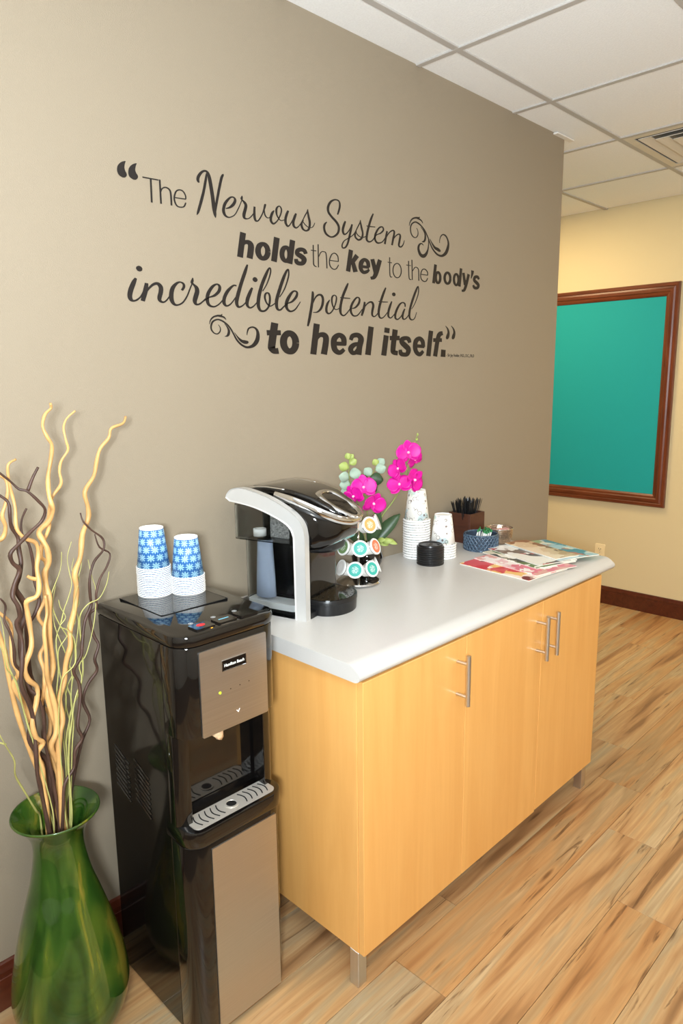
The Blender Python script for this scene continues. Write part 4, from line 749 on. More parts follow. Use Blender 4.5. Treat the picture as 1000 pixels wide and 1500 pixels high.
# recess
MB().box(WX0 + 0.006, WX1 - 0.006, YS + 0.006, YS + 0.016, 0.50, 0.760).build('recess_panel', MT['black_gloss'], wc)
for xa, xb, cr in ((WX0, WX0 + 0.032, (1, 0, 0, 0)), (WX1 - 0.032, WX1, (0, 1, 0, 0))):
    MB().prism(round_rect(xa, xb, -0.412, YS - 0.0006, 0.022, 6, cr), 0.525, 0.756, 'z').build('column', MT['black_gloss'], wc, angle=35)
wax = bmesh.new(); bmesh.ops.create_icosphere(wax, subdivisions=2, radius=1)
for v in wax.verts:
    k = 1 + 0.25*math.sin(v.co.x*5 + v.co.z*7) ; v.co = Vector((-0.272 + v.co.x*0.012*k, WYF + 0.014 + v.co.y*0.010, 0.738 + v.co.z*0.016*k))
me = bpy.data.meshes.new('spout'); wax.to_mesh(me); wax.free(); o = link('spout', me, MT['wax'], wc, True); o['label'] = 'pale cream tip of the spout'
# drip tray
tr = rr(WX0 - 0.001, WX1 + 0.001, WYF - 0.006, YS + 0.018, 0.040, 0.500, 0.540, 0.005).build('drip_tray', MT['black_gloss'], wc, angle=35)
px0, px1, py0, py1 = -0.345, -0.122, WYF + 0.004, -0.388
MB().prism(round_rect(px0, px1, py0, py1, 0.014, 5), 0.540, 0.5425, 'z').build('grille', MT['tray_steel'], tr)
pc = ((px0 + px1)/2, (py0 + py1)/2)
MB().lathe([(0.017, 0), (0.017, 0.0018), (0.0125, 0.0018), (0.0115, 0.0)], 24, (pc[0], pc[1], 0.5425), True).build('grille_ring', MT['tray_steel'], tr)
MB().lathe([(0.0122, 0), (0.0122, 0.0006)], 24, (pc[0], pc[1], 0.5425)).build('drain_hole', MT['black_dark'], tr)
for k in range(-6, 7):
    if abs(k) < 2: continue
    x = pc[0] + k*0.0152; bend = -0.006 if k < 0 else 0.006
    pts = [(x + bend*(1 - (t/4)**2)*0 + bend*math.cos(t/4*PI/2), pc[1] + t*0.0048, 0.5428) for t in range(-4, 5)]
    MB().tube(pts, 0.0014, 6).build('grille_slot', MT['black_dark'], tr)
# lower door
rr(WX0, WX1, WYF, YS - 0.001, 0.046, 0.010, 0.498, 0.003).build('lower_door', MT['black_gloss'], wc, angle=35)
MB().prism(round_rect(-0.314, -0.131, 0.014, 0.484, 0.002, 2), WYF - 0.003, WYF + 0.003, 'y').build('front_panel', MT['steel'], wc)
MB().box(WX0 + 0.01, WX1 - 0.01, WYF + 0.02, YS, 0.0, 0.012).build('plinth', MT['black_satin'], wc)

# ================================================================== PAPER CUPS
def cup_parts(rim_r, base_r, h, wall, rim_t):
    """upside-down paper cup standing on its rim"""
    w = MB().lathe([(rim_r - 0.0012, 0.002), (base_r, h), (base_r - 0.001, h), (rim_r - 0.0022, 0.002)], 40, closed=True).mesh('wall'); w.materials.append(wall); w.shade_smooth()
    r = MB().lathe([(rim_r + rim_t*math.cos(a*PI/5), rim_t + rim_t*math.sin(a*PI/5)) for a in range(10)], 40, closed=True).mesh('rim'); r.materials.append(MT['white_paper']); r.shade_smooth()
    b = MB().lathe([(base_r + 0.0003, h - 0.0035), (base_r + 0.0003, h + 0.0004), (base_r - 0.002, h + 0.0006), (base_r - 0.0026, h - 0.002), (0, h - 0.002)], 40).mesh('base'); b.materials.append(MT['white_paper'])
    return (('wall', w), ('rim', r), ('base', b))
ORD = ['first', 'second', 'third', 'fourth', 'fifth', 'sixth', 'seventh', 'eighth', 'ninth', 'tenth', 'eleventh', 'twelfth', 'thirteenth', 'fourteenth', 'fifteenth', 'sixteenth']
def stack(parts, name, loc, n, step, group, top_label, low_label, jig=0.0006, base=0.0):
    for k in range(n):
        t = thing(name, top_label if k == n-1 else low_label % ORD[n-1-k], 'cup', (loc[0] + random.uniform(-jig, jig)*0.5, loc[1] + random.uniform(-jig, jig)*0.5, loc[2] + base + k*step), random.uniform(0, 6.28), group)
        for pn_, me in parts:
            if pn_ == 'base' and k < n-1: continue
            o = bpy.data.objects.new(pn_, me); COL.objects.link(o); o.parent = t
ZW = 0.9862
bp = cup_parts(0.0405, 0.0285, 0.098, MT['daisy'], 0.0016)
stack(bp, 'paper_cup', (-0.231, -0.128, ZW), 16, 0.0046, 'blue daisy cups in the taller stack on the water cooler', 'blue daisy print paper cup topping the taller stack on the cooler', 'paper cup %s from the top of the taller cooler stack, white rim showing')
stack(bp, 'paper_cup', (-0.163, -0.172, ZW), 10, 0.0046, 'blue daisy cups in the shorter stack on the water cooler', 'blue daisy print paper cup topping the shorter stack on the cooler', 'paper cup %s from the top of the shorter cooler stack, white rim showing')
wp = cup_parts(0.0465, 0.0310, 0.112, MT['doodle'], 0.0036)
stack(wp, 'coffee_cup', (0.858, -0.082, ZC), 16, 0.0090, 'white scroll print cups in the tall stack on the worktop', 'white scroll print coffee cup topping the tall stack below the orchid', 'coffee cup %s from the top of the tall worktop stack, white rim showing')
stack(wp, 'coffee_cup', (0.922, -0.152, ZC), 6, 0.0090, 'white scroll print cups in the short stack on the worktop', 'white scroll print coffee cup topping the short stack behind black lids', 'coffee cup %s from the top of the short worktop stack, white rim showing')
# black lids
lid_me = MB().lathe([(0.0470, 0.0), (0.0480, 0.002), (0.0480, 0.0055), (0.0462, 0.0075), (0.0450, 0.0085), (0.0425, 0.009), (0.0415, 0.0145), (0.0395, 0.0155), (0.0375, 0.0125), (0, 0.0118)], 44).mesh('cup_lid'); lid_me.materials.append(MT['black_satin']); lid_me.shade_smooth(); lid_me.set_sharp_from_angle(angle=math.radians(40))
for k in range(8):
    o = bpy.data.objects.new('cup_lid', lid_me); COL.objects.link(o); o.location = (0.817, -0.177, ZC + k*0.0079); o.rotation_euler = (0, 0, -2.2)
    tag(o, 'black plastic cup lid on top of the lid stack, sip hole showing' if k == 7 else 'black plastic cup lid %s from the top of the lid stack, rim showing' % ORD[7-k], 'lid', 'black cup lids on the worktop')
    if k == 7:
        MB().box(-0.007, 0.007, 0.024, 0.031, 0.0125, 0.0150, 0.001, 1).build('sip_tab', MT['black_satin'], o)
        MB().lathe([(0.006, 0), (0.006, 0.0012), (0, 0.0014)], 14, (0, -0.010, 0.0119)).build('lid_button', MT['black_satin'], o)

# ================================================================== COFFEE MACHINE
cm = thing('coffee_machine', 'black and silver pod coffee machine with clear water tank on the worktop', 'coffee machine', (0.110, -0.310, ZC), math.radians(15))
outer = [(0, 0), (0, 0.230), (0.006, 0.258), (0.020, 0.279), (0.050, 0.301), (0.107, 0.327), (0.16, 0.342), (0.205, 0.349), (0.236, 0.344), (0.252, 0.331), (0.258, 0.318)]
inner = [(0.244, 0.309), (0.20, 0.304), (0.16, 0.297), (0.115, 0.284), (0.070, 0.266), (0.047, 0.250), (0.037, 0.228), (0.035, 0.0)]
arch2d = spline(outer[1:], 4); arch2d = [outer[0]] + list(arch2d) + list(spline(inner[:-1], 4)) + [inner[-1]]
def arch(x0, x1, b):
    def off(poly, d):
        n = len(poly); out = []
        for i in range(n):
            a, c = Vector(poly[i-1]), Vector(poly[(i+1) % n]); t = (c - a).normalized(); out.append((poly[i][0] - t.y*d, poly[i][1] + t.x*d))
        return out
    pin = off(arch2d, b); cx = sum(p[0] for p in arch2d)/len(arch2d)
    rings = [[(x, p[0], p[1]) for p in poly] for x, poly in ((x0, pin), (x0 + b, arch2d), (x1, arch2d))]
    return MB().loft(rings)
arch(-0.002, 0.016, -0.003).build('side_arch', MT['silver'], cm, angle=30)
MB().prism(round_rect(0.016, 0.226, 0.002, 0.250, 0.012, 5), 0.0, 0.016, 'z').prism(round_rect(0.060, 0.226, 0.010, 0.190, 0.012, 5), 0.016, 0.040, 'z').build('base', MT['black_satin'], cm, angle=35)
MB().box(0.060, 0.214, 0.030, 0.185, 0.040, 0.200, 0.012, 4).build('back_column', MT['smoke'], cm, angle=35)
MB().box(0.060, 0.226, 0.060, 0.190, 0.180, 0.326, 0.018, 4).build('rear_housing', MT['black_gloss'], cm, angle=35)
# brewing head
def sec(y, x0, x1, z0, z1, r):
    r = min(r, (x1 - x0)/2 - 0.001, (z1 - z0)/2 - 0.001)
    return [(p[0], y, p[1]) for p in round_rect(x0, x1, z0, z1, r, 5)]
head_secs = [(-0.062, 0.092, 0.168, 0.232, 0.254, 0.010), (-0.054, 0.070, 0.190, 0.216, 0.264, 0.016), (-0.040, 0.048, 0.208, 0.202, 0.278, 0.024), (-0.018, 0.028, 0.220, 0.190, 0.296, 0.030), (0.010, 0.018, 0.225, 0.184, 0.310, 0.030), (0.04, 0.016, 0.226, 0.182, 0.318, 0.028), (0.062, 0.016, 0.226, 0.182, 0.322, 0.028)]
MB().loft([sec(*s) for s in head_secs]).build('brew_head', MT['black_gloss'], cm, angle=40)
# pod holder below the head (slightly narrower, satin)
MB().loft([[(p[0], p[1], z) for p in round_rect(0.062 + i, 0.200 - i, -0.030 + i, 0.09, 0.05, 8, (1, 1, 0, 0))] for z, i in ((0.168, 0.018), (0.171, 0.010), (0.180, 0.003), (0.205, 0.0))]).build('pod_holder', MT['black_satin'], cm, angle=40)
# lid on top
lid_secs = [(-0.060, 0.085, 0.180, 0.270, 0.283, 0.006), (-0.030, 0.066, 0.200, 0.288, 0.304, 0.008), (0.02, 0.056, 0.212, 0.308, 0.328, 0.010), (0.08, 0.052, 0.216, 0.322, 0.343, 0.011), (0.15, 0.052, 0.216, 0.328, 0.350, 0.011), (0.21, 0.058, 0.210, 0.326, 0.347, 0.010), (0.245, 0.080, 0.188, 0.322, 0.334, 0.006)]
MB().loft([sec(*s) for s in lid_secs]).build('lid', MT['black_gloss'], cm, angle=40)
# chrome handle: a loop that wraps the front of the head, with arms running back
hp = spline([(p[0], p[1] + (0.012 if p[1] < 0 else 0.012*max(0, 1 - p[1]/0.06)), p[2]) for p in [(0.030, 0.115, 0.330), (0.024, 0.06, 0.322), (0.028, 0.01, 0.310), (0.042, -0.033, 0.292), (0.070, -0.068, 0.273), (0.104, -0.085, 0.263), (0.132, -0.089, 0.261), (0.160, -0.085, 0.263), (0.192, -0.068, 0.273), (0.214, -0.035, 0.287), (0.222, 0.01, 0.304)]], 5)
def band(path, hw, hh):
    rings = []
    for i, p in enumerate(path):
        p = Vector(p); t = (Vector(path[min(i+1, len(path)-1)]) - Vector(path[max(i-1, 0)])).normalized()
        side = Vector((t.y, -t.x, 0)).normalized(); up = side.cross(t); up = up if up.z > 0 else -up
        rings.append([p + side*hw*math.cos(a*PI/5) + up*hh*math.sin(a*PI/5) for a in range(10)])
    return MB().loft(rings)
band(hp, 0.0065, 0.011).build('handle', MT['chrome'], cm, angle=50)
loop = spline([(0.092, -0.040, 0.301), (0.094, -0.074, 0.286), (0.112, -0.096, 0.273), (0.133, -0.101, 0.270), (0.154, -0.096, 0.273), (0.172, -0.074, 0.286), (0.174, -0.040, 0.301), (0.168, 0.000, 0.323), (0.133, 0.012, 0.328), (0.098, 0.000, 0.323), (0.092, -0.040, 0.301)], 4)
loop = [(p[0], p[1] + 0.018, p[2] + 0.002) for p in loop]
band(loop, 0.010, 0.006).build('grip_loop', MT['chrome'], cm, angle=50)
MB().loft([sec(y, 0.104, 0.162, z - 0.006, z, 0.003) for y, z in ((-0.074, 0.279), (-0.038, 0.295), (0.012, 0.321))]).build('grip_pad', MT['black_gloss'], cm, angle=40)
rimp = spline([(0.054, 0.10, 0.3425), (0.050, 0.16, 0.347), (0.060, 0.225, 0.341), (0.10, 0.247, 0.333), (0.168, 0.247, 0.333), (0.208, 0.225, 0.341), (0.218, 0.16, 0.347), (0.214, 0.10, 0.3425)], 5)
MB().tube(rimp, 0.0028, 8).build('lid_rim', MT['chrome'], cm, smooth=True)
# drip tray
def dshape(x0, x1, y0, yb, n=18):
    c = (x0 + x1)/2; w = (x1 - x0)/2; out = [(x1, yb)]
    for k in range(n + 1): a = -PI*k/n; out.append((c + w*math.cos(a), y0 + (0.066)*math.sin(a)))
    out.append((x0, yb)); return out
dt = MB().loft([[(p[0]*s + 0.133*(1-s), p[1]*s, z) for p in dshape(0.050, 0.216, 0.0, 0.06)] for z, s in ((0.0, 0.955), (0.006, 0.965), (0.030, 0.985), (0.031, 1.0), (0.041, 1.0), (0.043, 0.985))]).build('drip_tray', MT['black_satin'], cm, angle=35)
MB().prism([(0.133 + (p[0]-0.133)*0.93, p[1]*0.93) for p in dshape(0.050, 0.216, 0.0, 0.06)], 0.043, 0.0442, 'z').build('tray_plate', MT['black_gloss'], dt)
for r_, m_ in ((0.020, 8), (0.036, 13), (0.050, 18)):
    for k in range(m_):
        a = 2*PI*k/m_; x, y = 0.133 + r_*math.cos(a)*1.2, -0.004 + r_*math.sin(a)
        MB().lathe([(0.0022, 0), (0.0022, 0.0003)], 6, (x, y, 0.0442)).build('tray_hole', MT['black_dark'], dt)
# water tank
tank = MB()
def shell(x0, x1, y0, y1, z0, z1, r, th=0.002, open_top=True):
    o = round_rect(x0, x1, y0, y1, r, 5); i_ = round_rect(x0 + th, x1 - th, y0 + th, y1 - th, r - th, 5)
    return [[(p[0], p[1], z0) for p in o], [(p[0], p[1], z1) for p in o], [(p[0], p[1], z1) for p in i_], [(p[0], p[1], z0 + th) for p in i_]]
tk = MB().loft(shell(-0.001, 0.058, 0.040, 0.240, 0.205, 0.300, 0.018)).build('water_tank', MT['clear'], cm, angle=35)
MB().loft(shell(0.001, 0.058, 0.038, 0.205, 0.0, 0.205, 0.016)).build('tank_lower', MT['clear'], cm, angle=35)
MB().prism(round_rect(-0.001, 0.058, 0.060, 0.240, 0.02, 5), 0.300, 0.3015, 'z').build('tank_lid', MT['clear'], cm)
tb = MB().loft([[(0.026 + rx*math.cos(a*PI/8), 0.150 + ry*math.sin(a*PI/8), z) for a in range(16)] for z, rx, ry in ((0.045, 0.020, 0.031), (0.10, 0.019, 0.029), (0.17, 0.017, 0.025), (0.205, 0.016, 0.023))]).build('filter_tube', MT['water'], tk, True)
MB().lathe([(0.011, 0), (0.018, 0.0), (0.018, 0.020), (0.011, 0.020)], 20, (0.024, 0.165, 0.215), True).build('filter_collar', MT['white_plastic'], tk, True)
MB().prism(round_rect(0.004, 0.055, 0.041, 0.202, 0.014, 4), 0.018, 0.036, 'z').build('tank_foot', mat('frosted_foot', (224, 224, 222), 0.3), tk)
MB().box(0.052, 0.0555, 0.048, 0.150, 0.207, 0.284, 0.001, 1).build('condensation_panel', mat('misted_panel', (176, 175, 172), 0.35, noise=0.6, nscale=220, bump=0.6, bscale=260), tk)

# ================================================================== POD CAROUSEL
CXc, CYc = 0.470, -0.158
car = thing('pod_carousel', 'round chrome wire carousel of coffee pods beside the coffee machine', 'carousel', (CXc, CYc, ZC))
MB().lathe([(0, 0.004), (0.066, 0.004), (0.070, 0.007), (0.066, 0.011), (0.012, 0.013), (0, 0.013)], 40).build('base', MT['chrome'], car, angle=35)
MB().tube([(0, 0, 0.011), (0, 0, 0.236)], 0.004, 12).build('post', MT['chrome'], car, smooth=True)
MB().lathe([(0.05, 0), (0.055, 0), (0.055, 0.004), (0.05, 0.004)], 24, (0, 0, 0), True).build('foot_ring', MT['black_satin'], car)
pod_cup = MB().lathe([(0, 0.0), (0.0165, 0.0), (0.0180, 0.001), (0.0225, 0.036), (0.0256, 0.0375), (0.0262, 0.039), (0.0256, 0.0405), (0, 0.0405)], 28).mesh('pod_cup'); pod_cup.materials.append(MT['white_plastic']); pod_cup.shade_smooth(); pod_cup.set_sharp_from_angle(angle=math.radians(40))
def foil(col, nm):
    me = MB().lathe([(0.0236, 0), (0.0236, 0.0005), (0, 0.0006)], 28).mesh('foil'); me.materials.append(lid_print_mat(nm, col)); return me
F = {'orange': foil((226, 158, 92), 'orange_foil'), 'green': foil((112, 142, 92), 'green_foil'), 'teal': foil((54, 166, 152), 'teal_foil'), 'coral': foil((230, 120, 84), 'coral_foil'), 'white': foil((222, 218, 212), 'white_foil')}
toc = -136.0
pods = [
 (2, -26, 'orange', 'coffee pod with orange foil in the top tier, nearer the machine'), (2, 34, 'orange', 'coffee pod with orange and brown foil in the top tier, facing out'), (2, 85, 'white', 'coffee pod seen edge on at the right of the top tier'),
 (1, -48, 'green', 'coffee pod with olive green foil in the middle tier'), (1, 5, 'teal', 'coffee pod with teal foil in the middle tier'), (1, 58, 'coral', 'coffee pod with coral foil at the right of the middle tier'),
 (0, -62, 'white', 'white coffee pod half hidden behind the machine in the bottom tier'), (0, -10, 'teal', 'coffee pod with teal foil in the bottom tier, facing the viewer'), (0, 42, 'teal', 'coffee pod with teal foil in the bottom tier, turned right'), (0, 95, 'white', 'coffee pod seen edge on at the right of the bottom tier')]
for tier, da, colr, lb in pods:
    az = math.radians(toc + da); zz = (0.056, 0.124, 0.196)[tier]
    t = thing('coffee_pod', lb, 'coffee pod', (CXc + 0.026*math.cos(az), CYc + 0.026*math.sin(az), ZC + zz - 0.012), 0, 'coffee pods in the carousel')
    t.rotation_euler = (Matrix.Rotation(az, 3, 'Z') @ Matrix.Rotation(math.radians(68), 3, 'Y')).to_euler()
    o = bpy.data.objects.new('pod_cup', pod_cup); COL.objects.link(o); o.parent = t
    o = bpy.data.objects.new('foil', F[colr]); COL.objects.link(o); o.parent = t; o.location = (0, 0, 0.0406)
    # the wire hoop that carries this pod
    d = Vector((math.cos(az), math.sin(az), 0)); tilt = math.radians(68)
    axis = Vector((math.sin(tilt)*d.x, math.sin(tilt)*d.y, math.cos(tilt))); c = Vector((0.026*d.x, 0.026*d.y, zz - 0.012)) + axis*0.033
    e1 = axis.cross(Vector((0, 0, 1))).normalized(); e2 = axis.cross(e1)
    MB().tube([c + (e1*math.cos(a*PI/12) + e2*math.sin(a*PI/12)*1.0)*0.0238 for a in range(25)], 0.0012, 6, False).build('hoop', MT['chrome'], car, True)
    MB().tube([(0, 0, zz - 0.02), tuple(c - e2*(-0.0238 if e2.z < 0 else 0.0238))], 0.0012, 6).build('spoke', MT['chrome'], car, True)

# ================================================================== ORCHID
orc = thing('potted_orchid', 'magenta orchid with eucalyptus sprigs in a small black vase', 'orchid', (0.590, -0.085, ZC))
OO = Vector((0.590, -0.085, ZC))
MB().lathe([(0, 0.0), (0.028, 0.0), (0.034, 0.004), (0.050, 0.035), (0.053, 0.055), (0.046, 0.078), (0.036, 0.090), (0.040, 0.098), (0.037, 0.098), (0.033, 0.090), (0.0, 0.086)], 36).build('vase', MT['black_gloss'], orc, angle=50)
def W(p): return Vector(p) - OO
stem_pts = spline([tuple(W(p)) for p in ((0.598, -0.088, 0.945), (0.624, -0.10, 1.009), (0.629, -0.12, 1.058), (0.657, -0.14, 1.102), (0.691, -0.15, 1.152), (0.715, -0.15, 1.196), (0.752, -0.14, 1.247), (0.767, -0.14, 1.283), (0.785, -0.14, 1.317))], 5)
MB().tube(stem_pts, [0.0026*(1 - 0.5*i/len(stem_pts)) for i in range(len(stem_pts))], 8).build('flower_stem', MT['stem'], orc, True)
s2 = spline([tuple(W(p)) for p in ((0.592, -0.088, 0.95), (0.588, -0.11, 1.02), (0.575, -0.13, 1.07), (0.552, -0.135, 1.115), (0.515, -0.125, 1.15), (0.485, -0.115, 1.145))], 5)
MB().tube(s2, 0.002, 8).build('flower_stem', MT['stem'], orc, True)
def petal_mesh(L, Wd, cup, tipw=0.5, n=7, m=6):
    """petal growing along +x in local space, curling towards +z"""
    top = []
    for i in range(n + 1):
        t = i/n; w = Wd*math.sin(PI*min(1, t*0.93 + 0.04))**0.7
        for j in range(m + 1):
            s = (j/m - 0.5)*2
            top.append((L*t, s*w*0.5, cup*(t*t*0.5 - 0.35*t) * L + 0.18*w*s*s*cup + 0.02*L*math.sin(7*t)*s))
    N = (m + 1); th = 0.0007
    vs = top + [(x, y, z - th) for x, y, z in top]; K = len(top); fs = []
    for i in range(n):
        for j in range(m):
            a = i*N + j; fs.append((a, a + N, a + N + 1, a + 1)); fs.append((K + a, K + a + 1, K + a + N + 1, K + a + N))
    for i in range(n):
        for j in (0, m):
            a = i*N + j; fs.append((a, a + N, K + a + N, K + a))
    for j in range(m):
        for i in (0, n):
            a = i*N + j; fs.append((a, a + 1, K + a + 1, K + a))
    me = MB().add(vs, fs).mesh('petal'); me.materials.append(MT['petal']); me.shade_smooth(); return me
P_round = petal_mesh(0.034, 0.043, 0.35); P_long = petal_mesh(0.033, 0.026, 0.25); P_lip = petal_mesh(0.016, 0.013, 1.2)
def flower(p, face, roll, sc_=1.0):
    """face: direction the flower looks"""
    z = Vector(face).normalized(); x = Vector((0, 0, 1)).cross(z).normalized(); y = z.cross(x)
    R3 = Matrix((x, y, z)).transposed() @ Matrix.Rotation(roll, 3, 'Z')
    me = MB().lathe([(0, -0.004), (0.003, -0.003), (0.004, 0.002), (0.003, 0.007), (0, 0.009)], 12).mesh('flower'); me.materials.append(MT['petal_pale'])
    f = link('flower', me, None, orc, True); f.matrix_local = Matrix.Translation(W(p)) @ R3.to_4x4() @ Matrix.Scale(sc_, 4)
    for ang, pm, up_ in ((90, P_long, 0.0), (215, P_long, 0.0), (325, P_long, 0.0), (8, P_round, 0.0025), (172, P_round, 0.0025), (270, P_lip, 0.004)):
        o = bpy.data.objects.new('petal', pm); COL.objects.link(o); o.parent = f
        o.matrix_local = Matrix.Translation((0, 0, up_)) @ Matrix.Rotation(math.radians(ang), 4, 'Z') @ Matrix.Rotation(math.radians(-6 + random.uniform(-8, 8)), 4, 'Y')
TOC = Vector((-1.08, -1.63, 1.50))
for p, dx, dz, rl, s_ in (((0.520, -0.135, 1.166), 0.1, 0.1, 0.1, 1.12), ((0.489, -0.122, 1.140), -0.5, -0.3, 0.5, 1.0), ((0.552, -0.148, 1.112), 0.45, -0.45, -0.3, 1.1), ((0.724, -0.150, 1.262), 0.3, 0.0, 0.15, 1.15), ((0.675, -0.150, 1.212), -0.75, 0.2, 0.7, 1.0), ((0.668, -0.160, 1.160), -0.1, 0.55, 0.3, 1.1), ((0.712, -0.185, 1.174), 1.0, -0.1, -0.9, 1.1), ((0.757, -0.150, 1.236), 0.9, -0.5, 0.6, 0.85)):
    d = (TOC - Vector(p)).normalized(); r_ = Vector((0.71, -0.70, 0))
    flower(p, d + r_*dx + Vector((0, 0, dz)), rl, s_*1.12)
for k, p in enumerate(((0.786, -0.14, 1.318), (0.780, -0.143, 1.302), (0.771, -0.139, 1.290))):
    b = MB().lathe([(0, -0.006), (0.003, -0.003), (0.0034, 0.001), (0, 0.006)], 10); b.xf(Matrix.Translation(W(p)) @ Matrix.Rotation(0.5*k, 4, 'Y')); b.build('bud', MT['leaf_lime'], orc, True)
def leaf(name, p, d, L, wd, material, droop=0.25, n=8, up=None, fold=0.15):
    """leaf from point p along direction d"""
    d = Vector(d).normalized(); side = d.cross(Vector((0, 0, 1)) if up is None else Vector(up)).normalized(); nn = side.cross(d)
    vs = []; fs = []
    for i in range(n + 1):
        t = i/n; w = wd*math.sin(PI*min(1, 0.03 + t*0.95))**0.8*0.5; c = W(p) + d*L*t - Vector((0, 0, 1))*droop*L*t*t
        for s in (-1, 0, 1): vs.append(tuple(c + side*w*s + nn*w*fold*abs(s)))
        for s in (-1, 0, 1): vs.append(tuple(c + side*w*s + nn*(w*fold*abs(s) - 0.0009)))
    for i in range(n):
        a, b = i*6, (i+1)*6
        for j in (0, 1): fs.append((a+j, a+j+1, b+j+1, b+j)); fs.append((a+3+j, b+3+j, b+4+j, a+4+j))
        fs.append((a, b, b+3, a+3)); fs.append((a+2, a+5, b+5, b+2))
    fs.append((0, 1, 4, 3)); fs.append((1, 2, 5, 4)); e = n*6; fs.append((e, e+3, e+4, e+1)); fs.append((e+1, e+4, e+5, e+2))
    return MB().add(vs, fs).build(name, material, orc, True)
leaf('leaf', (0.605, -0.095, 0.955), (0.62, -0.42, 0.95), 0.155, 0.044, MT['leaf_dark'], 0.12, up=(-0.6, -0.6, 0.6))
leaf('leaf', (0.590, -0.100, 0.955), (-0.05, -0.30, 1.0), 0.150, 0.050, MT['leaf_dark'], 0.10, up=(-0.7, -0.7, 0.2))
leaf('leaf', (0.580, -0.080, 0.955), (-0.55, 0.10, 0.8), 0.13, 0.045, MT['leaf_dark'], 0.2, up=(-0.6, -0.7, 0.3))
leaf('leaf', (0.602, -0.080, 0.955), (0.35, -0.05, 1.0), 0.16, 0.030, MT['leaf_dark'], 0.15, up=(-0.7, -0.7, 0.2))
# eucalyptus sprigs
e1 = [(0.590, -0.080, 0.955), (0.575, -0.075, 1.06), (0.548, -0.072, 1.13), (0.523, -0.07, 1.19), (0.524, -0.07, 1.250)]
e2 = [(0.596, -0.080, 0.955), (0.60, -0.078, 1.06), (0.596, -0.075, 1.14), (0.625, -0.075, 1.19), (0.652, -0.08, 1.222)]
for ed in (e1, e2): MB().tube(spline([tuple(W(p)) for p in ed], 5), 0.0014, 6).build('sprig_stem', MT['stem'], orc, True)
def round_leaf(p, d, r, m_):
    leaf('round_leaf', p, d, r*2, r*1.9, m_, 0.05, 6, up=(-0.75, -0.65, 0.15), fold=0.1)
for p, d, r, m_ in (((0.523, -0.07, 1.19), (-0.8, 0.3, 0.25), 0.019, 'leaf_pale'), ((0.523, -0.07, 1.20), (0.6, -0.5, 0.2), 0.020, 'leaf_pale'), ((0.520, -0.07, 1.222), (-0.7, 0.5, 0.35), 0.017, 'leaf_lime'), ((0.524, -0.07, 1.235), (0.5, -0.5, 0.5), 0.014, 'leaf_lime'), ((0.524, -0.07, 1.250), (-0.3, 0.2, 0.9), 0.012, 'leaf_lime'), ((0.525, -0.07, 1.252), (0.5, -0.4, 0.8), 0.010, 'leaf_lime'),
                    ((0.528, -0.07, 1.170), (-0.9, 0.4, 0.0), 0.019, 'leaf_pale'), ((0.535, -0.072, 1.15), (-0.9, 0.3, -0.15), 0.022, 'leaf_pale'), ((0.54, -0.072, 1.15), (0.3, -0.3, 0.8), 0.018, 'leaf_pale'), ((0.61, -0.075, 1.165), (-0.8, 0.4, 0.4), 0.022, 'leaf_dark'), ((0.615, -0.075, 1.18), (0.7, -0.6, -0.1), 0.023, 'leaf_dark'), ((0.625, -0.075, 1.19), (-0.5, 0.5, 0.7), 0.017, 'leaf_pale'),
                    ((0.64, -0.078, 1.205), (0.7, -0.6, 0.3), 0.019, 'leaf_pale'), ((0.65, -0.08, 1.22), (0.5, -0.5, 0.8), 0.016, 'leaf_pale'), ((0.648, -0.08, 1.22), (-0.4, 0.3, 0.9), 0.013, 'leaf_lime'), ((0.60, -0.075, 1.14), (0.8, -0.5, 0.4), 0.020, 'leaf_dark')):
    round_leaf(p, d, r, MT[m_])
for k in range(9):
    a = -0.9 + k*0.16; p = (0.606 + 0.004*k, -0.098 - 0.004*k, 0.962 + 0.004*(k % 3))
    leaf('small_leaf', p, (0.6 + 0.3*math.sin(k*2.1), -0.55 + 0.3*math.cos(k*1.7), 0.25 + 0.35*math.sin(k*1.3)), 0.036, 0.018, MT['leaf_lime'], 0.2, 5, up=(-0.5, -0.6, 0.6))

# ================================================================== STIRRER BOX
bx = thing('stirrer_box', 'small dark walnut box holding black stirrers at the wall', 'box', (1.196, -0.066, ZC))
h_, t_, H_ = 0.050, 0.006, 0.118
for (a, b, c, d) in ((-h_, h_, -h_, -h_ + t_), (-h_, h_, h_ - t_, h_), (-h_, -h_ + t_, -h_ + t_, h_ - t_), (h_ - t_, h_, -h_ + t_, h_ - t_)):
    MB().box(a, b, c, d, 0, H_, 0.0008, 1).build('side_board', MT['walnut'], bx)
MB().box(-h_ + t_, h_ - t_, -h_ + t_, h_ - t_, 0.0, t_).build('bottom_board', MT['walnut'], bx)
stir = MB().loft([[(-w, -d, z), (w, -d, z), (w, d, z), (-w, d, z)] for z, w, d in ((0, 0.0017, 0.0005), (0.130, 0.0019, 0.0005), (0.146, 0.0024, 0.0006), (0.155, 0.0007, 0.0004))]).mesh('stirrer'); stir.materials.append(MT['black_satin'])
for k in range(90):
    bxp, byp = random.uniform(-0.034, 0.034), random.uniform(-0.034, 0.034)
    tx, ty = bxp/0.034*0.030 + random.uniform(-0.016, 0.016), byp/0.034*0.018 + random.uniform(-0.010, 0.010)
    o = bpy.data.objects.new('stirrer', stir); COL.objects.link(o)
    zdir = Vector((tx*1.1, ty*1.0, 0.13)).normalized()
    o.location = (1.196 + bxp*0.55, -0.066 + byp*0.55, ZC + 0.008 + random.uniform(0, 0.012)); o.rotation_euler = zdir.to_track_quat('Z', 'Y').to_euler()
    o.rotation_euler.rotate_axis('Z', random.uniform(0, 3))
    tag(o, 'thin black plastic stirrer standing in the walnut box', 'stirrer', 'black stirrers in the walnut box')

